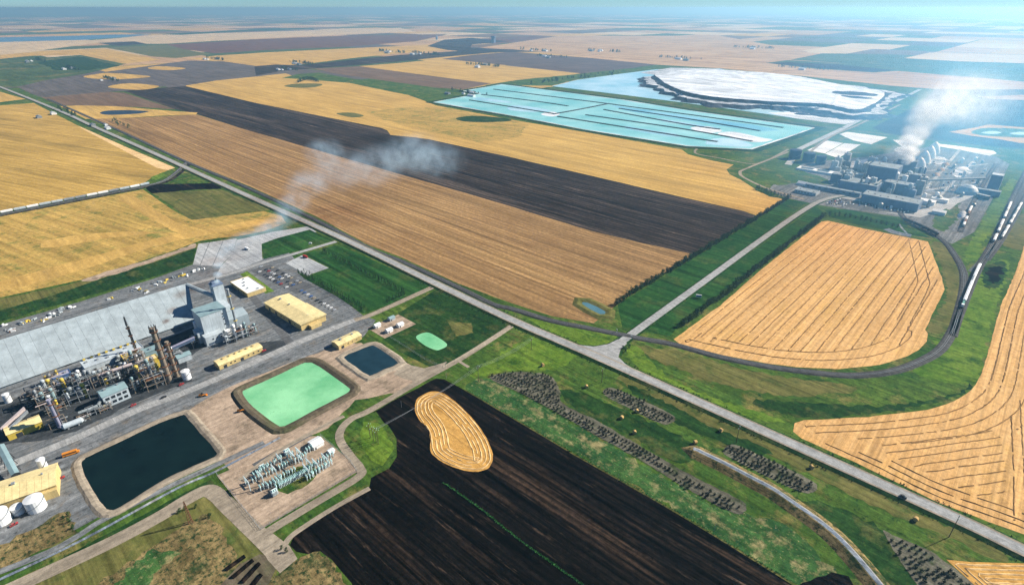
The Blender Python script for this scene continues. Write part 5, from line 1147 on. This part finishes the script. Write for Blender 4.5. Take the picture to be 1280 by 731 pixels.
# poles and wires
def pole(px, h_, label, rz=BA, arm=True, mat='wood', name='utility_pole', r_=.26):
    p = g(*px); t = thing(name, label, 'pole', (p.x,p.y,0), rz)
    q = MB(); q.cyl((0,0,0),(0,0,h_),r_,r_*.65,8); part('pole_shaft', q, M[mat], t)
    if arm:
        q = MB(); q.box(-1.9,-.12,h_-1.6,1.9,.12,h_-1.3); part('crossarm', q, M[mat], t)
        for x in (-1.7,0,1.7): q = MB(); q.lathe([(.1,0),(.2,.15),(.1,.3),(.2,.45),(.08,.6)],8,(x,0,h_-1.3 if x else h_)); part('insulator', q, M['insul'], t)
    return p
pole((1186,671), 19, 'tall wooden pole beside the highway at lower right'); pole((920,553), 16, 'wooden pole beside the third shrub bed'); pole((752,478), 15, 'wooden pole just below the road junction')
pA = pole((598,477), 17, 'wooden pole in the grass left of the widest shrub bed'); pB = pole((664,437), 13, 'wooden pole beside the highway above the first hay bale')
pcs = [pole(px, 14, lab) for px, lab in (((463,547),'leftmost of four line-end poles in the round grass patch'), ((467,551),'second of four line-end poles in the round grass patch'), ((470.5,553),'third of four line-end poles in the round grass patch'), ((473,555),'rightmost of four line-end poles in the round grass patch'))]
for k, s_ in enumerate((-1.7,0,1.7)):
    for a, ha, b, hb_, lab in ((pcs[k+1],13,pA,16.3,'wire span crossing the black field to the grass pole'), (pA,16.3,pB,12.4,'wire span running from the grass pole to the highway pole')):
        q = MB(); n = 12; P3 = []
        dd = (b-a).normalized(); nn = Vector((-dd.y,dd.x,0))
        for i in range(n+1):
            f_ = i/n; p = a.lerp(b,f_)+nn*s_; P3.append(Vector((p.x,p.y,ha+(hb_-ha)*f_-4*3.0*f_*(1-f_))))
        for i in range(n): q.cyl(P3[i],P3[i+1],.06,.06,4,False)
        one('power_wire', q, M['steel'], lab, 'wire', (0,0,0), 0, lab.replace('span','spans'))
for px, lab in (((502,509),'thin pale lamp post at the edge of the black field'), ((558,473),'thin pale lamp post by the corner of the black field'), ((557,459),'thin pale lamp post by the gravel track junction'), ((786,473),'thin pale marker post below the highway'), ((772,601),'pale marker post at the edge of the weedy grass'), ((893,663),'lower pale marker post at the edge of the weedy grass')):
    pole(px, 7, lab, arm=False, mat='steel', name='lamp_post', r_=.14)
# road sign board, level crossing
t = thing('sign_board', 'white and blue sign board in the verge of the side road', 'sign', tuple(g(870,372)), BA-R(60))
for x in (0,5.4): q = MB(); q.box(x-.15,-.15,0,x+.15,.15,1.2); part('sign_post', q, M['white'], t)
q = MB(); q.box(-.5,-.5,1.2,6,.5,4.2); part('sign_panel', q, M['white'], t); q = MB(); q.box(0,-.58,1.7,5.5,-.52,3.7); part('sign_face', q, M['blue'], t)
for px, lab in (((771,416),'crossing mast on the left side of the side road'), ((789,424),'crossing mast on the right side of the side road')):
    p = g(*px); t = thing('crossing_signal', lab, 'signal', (p.x,p.y,0), AA)
    q = MB(); q.cyl((0,0,0),(0,0,5),.15,.12,8); part('mast', q, M['white'], t)
    for s_ in (-1,1): q = MB(); q.add([(-1.1,-.1,4.2-.5*s_),(1.1,-.1,4.2+.5*s_),(1.1,-.1,4.5+.5*s_),(-1.1,-.1,4.5-.5*s_),(-1.1,-.16,4.2-.5*s_),(1.1,-.16,4.2+.5*s_),(1.1,-.16,4.5+.5*s_),(-1.1,-.16,4.5-.5*s_)], [(0,1,2,3),(4,7,6,5),(3,2,6,7),(1,0,4,5)]); part('crossbuck', q, M['white'], t)
    q = MB(); q.box(-.7,-.2,2.6,.7,.1,3.1); part('lamp', q, M['steel_dark'], t)
# windsock/white tank cart on lawn
p = g(388,305); one('water_trailer', MB().box(-2,-1,.6,2,1,2.2,.3).box(-3,-.2,.5,-2,.2,.7).cyl((-.8,-1.1,.45),(-.8,1.1,.45),.45), M['white'], 'white trailer on the triangular lawn by the entry road', 'trailer', (p.x,p.y,.12), R(10))
for px, lab, m_ in (((382,322),'red truck on the paved pad by the lawn','red'), ((309,312),'white truck on the gravel apron with its door open','white')):
    t = thing('truck', lab.replace(' with its door open',''), 'truck', tuple(g(*px)), R(-30)); t.location.z = .16
    q = MB(); q.box(-4,-1.2,.9,1.6,1.2,3.2); part('cargo_box', q, M[m_], t); q = MB(); q.box(1.7,-1.1,.7,3.8,1.1,2.6,.12); part('cab', q, M[m_], t); q = MB(); q.box(3.3,-.95,1.7,3.85,.95,2.4,.05); part('windscreen', q, M['glass'], t)
    for x in (-2.8,2.8):
        for y in (-1.05,1.05): q = MB(); q.cyl((x,y-.15,.5),(x,y+.15,.5),.5,None,10); part('wheel', q, M['tyre'], t)
# furrow mounds bottom left
for k, (a, b) in enumerate((((282,712),(306,695)),((290,722),(316,700)),((302,728),(324,704)),((312,736),(326,718)))):
    P = G2([a,b]); mbx = profile(smooth(P,8,False), [(-1.6,.16),(-.5,1.5),(.5,1.5),(1.6,.16)]); one('earth_ridge', mbx, M['soil_black'], ['first','second','third','fourth'][k]+' dark earth ridge from the left beside the gravel corner', 'earth ridge', (0,0,0), 0, 'earth ridges')
# ================================================================== VEGETATION
def leaf_mesh(name, lobes, n, size, mat, seed, zs=1.0):
    r = random.Random(seed); mb = MB()
    for k in range(n):
        cx_, cy_, cz_, R_ = lobes[r.randrange(len(lobes))]
        while True:
            d = Vector((r.uniform(-1,1),r.uniform(-1,1),r.uniform(-1,1)))
            if .25 < d.length < 1: break
        d = d.normalized()*(d.length**.45)
        p = Vector((cx_,cy_,cz_))+Vector((d.x*R_,d.y*R_,d.z*R_*zs)); p.z = max(p.z,.05)
        nrm = (d+Vector((r.uniform(-.8,.8),r.uniform(-.8,.8),r.uniform(-.3,.9)))).normalized(); a = nrm.orthogonal().normalized(); b = nrm.cross(a)
        t_ = r.uniform(0,6.28); u = (a*math.cos(t_)+b*math.sin(t_))*size*r.uniform(.6,1.3); v = nrm.cross(u).normalized()*size*r.uniform(.4,.9)
        mb.add([p-u,p+v*.7-u*.1,p+u,p-v*.7+u*.1], [(0,1,2,3)])
    return mb.mesh(name, M[mat])
def lobes(seed, w_, h_, z0, n=7):
    r = random.Random(seed); return [(r.uniform(-w_,w_)*.55, r.uniform(-w_,w_)*.55, z0+(h_-z0)*(i+.5)/n, w_*r.uniform(.45,.75)*(1-.45*abs((i+.5)/n-.4))) for i in range(n)]
CROWN = [leaf_mesh('crown', lobes(i, 3.0, 7.5, 1.2, 8), 330, .5, 'leaf', i) for i in range(6)]
SPRUCE = [leaf_mesh('crown', [(0,0,.6+.7*k,1.6*(1-k/9)+.15) for k in range(8)], 190, .36, 'leaf_row', 20+i, .7) for i in range(4)]
SHRUB = [leaf_mesh('shrub', lobes(40+i, 1.15, 1.9, .2, 5), 110, .34, 'shrub', 40+i) for i in range(5)]
tk = MB(); tk.cyl((0,0,0),(0,0,2.2),.24,.16,7); tk.cyl((0,0,1.8),(.9,.3,4),.13,.05,5); tk.cyl((0,0,1.8),(-.7,-.5,4.2),.13,.05,5); tk.cyl((0,0,2.1),(.1,.5,5),.14,.05,5); TRUNK = tk.mesh('trunk', M['bark'])
tk = MB(); tk.cyl((0,0,0),(0,0,5.5),.15,.03,6); STRUNK = tk.mesh('trunk', M['bark'])
vr = random.Random(31)
def tree(p, label, group, crowns=CROWN, trunk=TRUNK, s=1.0, name='tree', zs=1.0):
    t = thing(name, label, 'tree', (p[0],p[1],0), vr.uniform(0,6.28), group); k = s*vr.uniform(.8,1.2); t.scale = (k,k,k*vr.uniform(.85,1.15)*zs)
    link('trunk', trunk, t); link('crown', vr.choice(crowns), t); return t
def row(px, step, label, group, **k):
    for p, d in along(smooth(G2(px),4,False), step, step*.4):
        if vr.random() < .05: continue
        nn = Vector((-d.y,d.x)); q = p+nn*vr.uniform(-1.3,1.3)+d*vr.uniform(-.8,.8); tree(q, label, group, **k)
row([(766,385),(800,362),(867,322),(962,264),(986,248)], 4.6, 'bushy tree in the hedge between the big stubble strips and the side road', 'trees of the field hedge', name='hedge_tree', s=1.0)
row([(986,248),(962,242),(946,236)], 6, 'bushy tree in the short hedge end near the far plant', 'trees of the hedge end', name='hedge_tree', s=1.0)
row([(850,409),(880,387),(910,366),(960,326),(1029,272)], 4.8, 'bushy tree in the hedge along the striped round field', 'trees of the striped field hedge', name='hedge_tree', s=1.05)
row([(1034,270),(1060,272),(1100,280),(1128,287)], 7.5, 'bushy tree between the striped round field and the far plant', 'trees in front of the far plant', name='hedge_tree', s=.9)
row([(403,314),(455,341),(507,367)], 3.9, 'small spruce in the row across the dark lawn', 'spruces of the lawn row', crowns=SPRUCE, trunk=STRUNK, name='spruce_tree', s=.95)
row([(507,367.5),(481,379)], 4.2, 'small spruce in the short cross row at the lawn end', 'spruces of the cross row', crowns=SPRUCE, trunk=STRUNK, name='spruce_tree', s=.9)
row([(372,340),(410,362),(454,389)], 3.6, 'small spruce in the row behind the cream building', 'spruces behind the cream building', crowns=SPRUCE, trunk=STRUNK, name='spruce_tree', s=.85)
row([(378,338),(415,359),(458,385)], 5.0, 'young spruce in the outer row behind the cream building', 'young spruces of the outer row', crowns=SPRUCE, trunk=STRUNK, name='spruce_tree', s=.55)
row([(372,104),(385,100),(398,103)], 14, 'tree in the grove at the tip of the far gold field', 'trees of the field-tip grove', name='hedge_tree', s=1.9)
for x, y in ((782,440),(786,435),(779,436)): tree(g(x,y), 'low bush beside the road junction', 'bushes at the junction', name='bush', s=.5)
for x, y in ((85,645),(88,652),(92,660),(80,648),(262,706-60),(225,640),(232,637),(245,634),(352,686),(358,690)): tree(g(x,y), 'low bush along the gravel road at lower left', 'bushes at lower left', name='bush', s=.45)
# ---- planted beds of shrubs
SH = {k: [] for k in range(4)}
beds = [('widest planted bed, in the grass below the highway', [(612,472),(640,465),(674,466),(692,473),(700,490),(705,505),(749,527),(800,557),(850,586),(920,622),(932,630),(931,638),(918,641),(870,617),(800,575),(740,541),(690,512),(650,491)], (612,472),(918,636), 5.4, 3.2),
 ('short planted bed beside the highway pole', [(753.5,489),(760,484.6),(770,486),(805,501),(839.5,518),(844,524),(835,530),(823,528),(790,512),(760,497)], (757,489),(838,525), 4.6, 3.0),
 ('third planted bed, right of the blue canal bank', [(904,563),(912,556),(924,557.5),(970,578),(1016,601),(1022,609.5),(1016,615),(999,614),(950,591),(909.5,570.5)], (908,560),(1016,610), 4.6, 3.0),
 ('planted bed at the bottom right corner', [(1106,668),(1115,668),(1150,683),(1177,698),(1225,742),(1165,750)], (1110,668),(1200,738), 5.0, 3.2)]
shr = []
for bi, (lab, px, a, b, sr, sa) in enumerate(beds):
    fld('planting_bed', px, 'bed_soil', 3, sm=True, rag=(2.5,.5))
    P = offset(ccw(smooth(G2(px))), -1.6); d = (g(*b)-g(*a)).normalized(); nn = Vector((-d.y,d.x,0))
    ex = [Vector((p[0],p[1],0)).dot(nn) for p in P]; k = min(ex)+1
    while k < max(ex):
        for u, v in clip_line(P, nn*k, d):
            x = u
            while x < v:
                if vr.random() > .1: shr.append((bi, nn*(k+vr.uniform(-.25,.25))+d*(x+vr.uniform(-.4,.4))))
                x += sa*vr.uniform(.85,1.15)
        k += sr
shr.sort(key=lambda s_: s_[1].length)
rest = MB()
for i, (bi, p) in enumerate(shr):
    if i < 290:
        o = link('shrub', vr.choice(SHRUB), None, (p.x,p.y,.05), vr.uniform(0,6)); s_ = vr.uniform(.8,1.4); o.scale = (s_,s_,s_*vr.uniform(.8,1.2))
        tag(o, 'dark shrub in the '+beds[bi][0], 'shrub', 'shrubs of the '+beds[bi][0].split(',')[0])
    else:
        m_ = SHRUB[i % 5]; s_ = vr.uniform(.8,1.4); a = vr.uniform(0,6); ca, sa_ = math.cos(a)*s_, math.sin(a)*s_; off_ = len(rest.v)
        rest.v += [(p.x+ca*v.co.x-sa_*v.co.y, p.y+sa_*v.co.x+ca*v.co.y, .05+v.co.z*s_) for v in m_.vertices]; rest.f += [tuple(i_+off_ for i_ in f_.vertices) for f_ in m_.polygons]
print('shrubs', len(shr))
if rest.v: tag(part('shrubs', rest, M['shrub'], None), 'dark shrubs filling the far rows of the planted beds', 'shrubs', None, 'stuff')
# ---- weeds: the green line across the black field, tufts along ditches
def tufts(name, label, pts, s0, mat, n=14):
    mb = MB(); r = random.Random(len(pts))
    for p, k in pts:
        for i in range(n):
            a = r.uniform(0,6.28); d = Vector((math.cos(a),math.sin(a),0))*r.uniform(.1,.9)*k; q = Vector((p[0],p[1],.08))+d; u = Vector((-d.y,d.x,0)).normalized()*.22*k; h_ = s0*k*r.uniform(.5,1.2)
            mb.add([q-u,q+u,q+d*.4+Vector((0,0,h_))+u*.4,q+d*.4+Vector((0,0,h_))-u*.4], [(0,1,2,3)])
    tag(part(name, mb, M[mat], None), label, 'weeds', None, 'stuff')
L_ = smooth(G2([(554,603),(600,635),(650,675),(720,725),(735,737)]),6,False)
tufts('weed_row', 'thin bright green weed row crossing the black field', [(p+Vector((vr.uniform(-.3,.3),vr.uniform(-.3,.3))), vr.uniform(.6,1.1)) for p, d in along(L_,.8)], .7, 'weed_leaf')
pts = []
for q, wd, st in ((ROAD_A,9.5,2.2),):
    for s_ in (-1,1):
        for p, d in along([tuple(v) for v in offs_line(q, s_*wd)], st):
            if 200 < p.y < 620 and abs(p.x) < 420 and vr.random() < .6: pts.append((p+Vector((vr.uniform(-1.5,1.5),vr.uniform(-1.5,1.5))), vr.uniform(.5,1.3)))
tufts('ditch_weeds', 'dark weeds along both ditches of the highway', pts, .9, 'leaf_row', 9)
pts = []
for p, d in along(smooth(G2([(581,487),(700,557),(720,569),(845,640),(990,729)]),4,False), 1.3): pts.append((p+Vector((vr.uniform(0,1.2),vr.uniform(0,1.2))), vr.uniform(.6,1.2)))
tufts('margin_weeds', 'weeds along the margin of the black field', pts, .8, 'weed_leaf', 9)
# ---- farmsteads far away
def farm(px, lab, nt_=10, s_=1.0, seed=1, sheds=2):
    r = random.Random(seed); p = g(*px)
    bldg('farm_house', 'tiny white farmhouse '+lab, 'house', (p.x,p.y,0), AA, 14*s_, 10*s_, 5*s_, 'gable', 3*s_, 'white', 'white_roof')
    for k in range(sheds):
        q = p+BV*r.uniform(-60,60)*s_+AV*r.uniform(-80,80)*s_
        bldg('farm_shed', ['tiny pale shed ','tiny grey shed ','tiny long pale shed ','tiny long grey shed '][k]+lab, 'shed', (q.x,q.y,0), AA, (26+12*(k>1))*s_, 14*s_, 6*s_, 'gable', 3*s_, 'white' if k % 2 == 0 else 'steel', 'white_roof' if k % 2 == 0 else 'steel')
    mb = MB()
    for k in range(nt_*3):
        q = p+BV*(45*s_+r.uniform(-9,9))+AV*r.uniform(-120,120)*s_; m_ = CROWN[k % 6]; off_ = len(mb.v); ss = r.uniform(1.0,2.0)*s_
        mb.v += [(q.x+v.co.x*ss,q.y+v.co.y*ss,v.co.z*ss) for v in m_.vertices]; mb.f += [tuple(i_+off_ for i_ in f_.vertices) for f_ in m_.polygons]
    tag(part('shelterbelt', mb, M['leaf'], None), 'dark line of trees '+lab, 'trees', None, 'stuff')
farms = [((38,77),'in the olive field, upper of two',6,1.2),((77,87),'in the olive field, lower of two',6,1.2),((125,101),'in the grey field among gold patches',7,1),((258,75),'at the far corner of the grey field',6,1.2),((365,80),'at the edge of the dark strip',9,1.2),((351,88),'beside the crossroads near the grove',4,1),((523,68),'beside the far dark strip',8,1.3),((595,83),'in the middle of the far gold field',8,1.2),((662,64),'at the far end of the purple field',7,1.4),((685,72),'inside the purple field',5,1.2),((747,65),'in the tan fields behind the purple one',6,1.4),((843,74),'behind the salt pile on the left',6,1.3),((938,61),'behind the salt pile in the distance',7,1.5),((1000,87),'just behind the salt pile',6,1.2),((577,118),'at the corner of the turquoise ponds',3,.9),((66,143),'left of the highway in the wheat',4,.9),((130,157),'right of the highway in the brown field',3,.8),((480,66),'in the gold field beyond the dark strip',8,1.4)]
for k, (px, lab, n, s_) in enumerate(farms): farm(px, lab, n, s_, 60+k, 2 if k != 14 else 4)
p = g(617,54); t = thing('grain_elevator', 'dark tall grain elevator standing on the distant plain', 'grain elevator', (p.x,p.y,0), AA)
q = MB(); q.box(-16,-12,0,16,12,46); part('tower', q, M['dark_clad'], t); q = MB(); q.box(-30,-8,46.1,22,8,60); part('headhouse', q, M['dark_clad'], t)
p = g(546,50); t = thing('grain_elevator', 'smaller pointed grain elevator left of the tall one', 'grain elevator', (p.x,p.y,0), AA)
q = MB(); q.box(-8,-7,0,8,7,30); part('tower', q, M['dark_clad'], t); q = MB(); q.add([(-8.5,-7.5,30),(8.5,-7.5,30),(8.5,7.5,30),(-8.5,7.5,30),(0,0,46)],[(0,1,4),(1,2,4),(2,3,4),(3,0,4)]); part('tower_roof', q, M['dark_clad'], t)
# trees along the north bank of the ponds
for k in range(40):
    x = vr.choice([668,690,700,730,762])+vr.gauss(0,9); y = 106.5-(x-650)*.118+vr.uniform(-2.0,1.5); tree(g(x,y), 'dark tree on the green bank behind the turquoise ponds', 'trees behind the ponds', name='bank_tree', s=1.5)
# ================================================================== SMOKE AND HAZE
def puff_mat(name, colr, dens, scale, seed, aniso=.2):
    m = bpy.data.materials.new(name); m.use_nodes = True; t = m.node_tree
    for n in list(t.nodes):
        if n.type != 'OUTPUT_MATERIAL': t.nodes.remove(n)
    out = t.nodes['Material Output']; v = nd(t, 'ShaderNodeVolumePrincipled'); v.inputs['Color'].default_value = rgba(colr); v.inputs['Anisotropy'].default_value = aniso; v.inputs['Absorption Color'].default_value = (1,1,1,1)
    tc = nd(t, 'ShaderNodeTexCoord'); ln = nd(t, 'ShaderNodeVectorMath', operation='LENGTH'); t.links.new(tc.outputs['Object'], ln.inputs[0])
    geo = nd(t, 'ShaderNodeNewGeometry'); n1 = noise(t, geo.outputs['Position'], scale, 4, .62)
    fall = nd(t, 'ShaderNodeMapRange', interpolation_type='SMOOTHSTEP'); fall.inputs[1].default_value = 1.0; fall.inputs[2].default_value = .15; t.links.new(ln.outputs['Value'], fall.inputs[0])
    nz = nd(t, 'ShaderNodeMapRange'); nz.inputs[1].default_value = .38; nz.inputs[2].default_value = .68; t.links.new(n1, nz.inputs[0])
    t.links.new(mathn(t, 'MULTIPLY', mathn(t, 'MULTIPLY', fall.outputs[0], nz.outputs[0]), dens), v.inputs['Density']); t.links.new(v.outputs[0], out.inputs['Volume']); return m
def ico(name, mat):
    mb = MB(); prof = [(math.sin(math.pi*(k+.5)/8.0)*1.0, -math.cos(math.pi*(k+.5)/8.0)) for k in range(8)]
    n = 14; mb.lathe(prof, n); mb.f.append(tuple(range(n))[::-1]); return mb.mesh(name, mat)
def plume(label, puffs, colr, scale, spin):
    root = None
    for k, (px, z, r_, dens, st) in enumerate(puffs):
        p = g(px[0], px[1], z); me = ico('smoke', puff_mat('smoke', colr, dens, scale, k)); o = link('smoke', me, None, p); o.scale = (r_*st, r_, r_*.7); o.rotation_euler = (0,0,spin)
        tag(o, label, 'smoke', label, 'stuff')
hp = mo+BV*15.5-AV*30
pr_sm = [((271,352),44,4,.40,1),((272,343),47,6,.26,1),((274,331),50,8,.17,1.2),((279,319),53,10,.12,1.2),((288,308),56,13,.08,1.3),((304,299),58,16,.06,1.3),((324,292),60,18,.05,1.3),((342,284),62,20,.042,1.3),((356,270),64,22,.036,1.3),((366,254),67,27,.028,1.2),((383,230),70,36,.019,1.2),((406,190),74,42,.022,1.1),((420,215),72,56,.011,1.4),((470,208),78,58,.012,1.4),((515,193),82,60,.016,1.3),((548,200),84,52,.011,1.2)]
plume('bluish smoke drifting from the headframe of the mill', pr_sm, (.52,.78,1.0), .05, R(60))
pr_st = [((1132,203),26,10,.5,1),((1136,198),34,14,.40,1),((1139,189),44,20,.28,1),((1139,177),55,28,.15,1.2),((1146,165),66,33,.09,1.2),((1153,152),78,42,.055,1.2),((1164,140),92,52,.032,1.4),((1184,130),110,76,.016,1.6),((1212,122),130,105,.008,1.8),((1120,190),36,26,.07,1.2)]
plume('white steam rising from the middle of the far plant', pr_st, (1,1,1), .04, R(60))
pr_bl = [((1170,205),40,430,.0014,1.3),((1260,170),60,600,.0010,1.4),((1120,215),30,220,.0016,1.4)]
plume('thin blue plant haze hanging over the far plant', pr_bl, (.16,.55,1.0), .0035, R(60))
hz = MB(); HS = GS+4000; hz.box(-HS,-1400,-1.5,HS,HS,CH+12); hm = bpy.data.materials.new('haze_air'); hm.use_nodes = True; t_ = hm.node_tree
for n in list(t_.nodes):
    if n.type != 'OUTPUT_MATERIAL': t_.nodes.remove(n)
v = nd(t_, 'ShaderNodeVolumePrincipled'); v.inputs['Absorption Color'].default_value = (.25,.25,.25,1); v.inputs['Color'].default_value = (.22,.45,.66,1); v.inputs['Density'].default_value = HAZE; v.inputs['Anisotropy'].default_value = .5
t_.links.new(v.outputs[0], t_.nodes['Material Output'].inputs['Volume'])
tag(part('haze', hz, hm, None), kind='stuff')
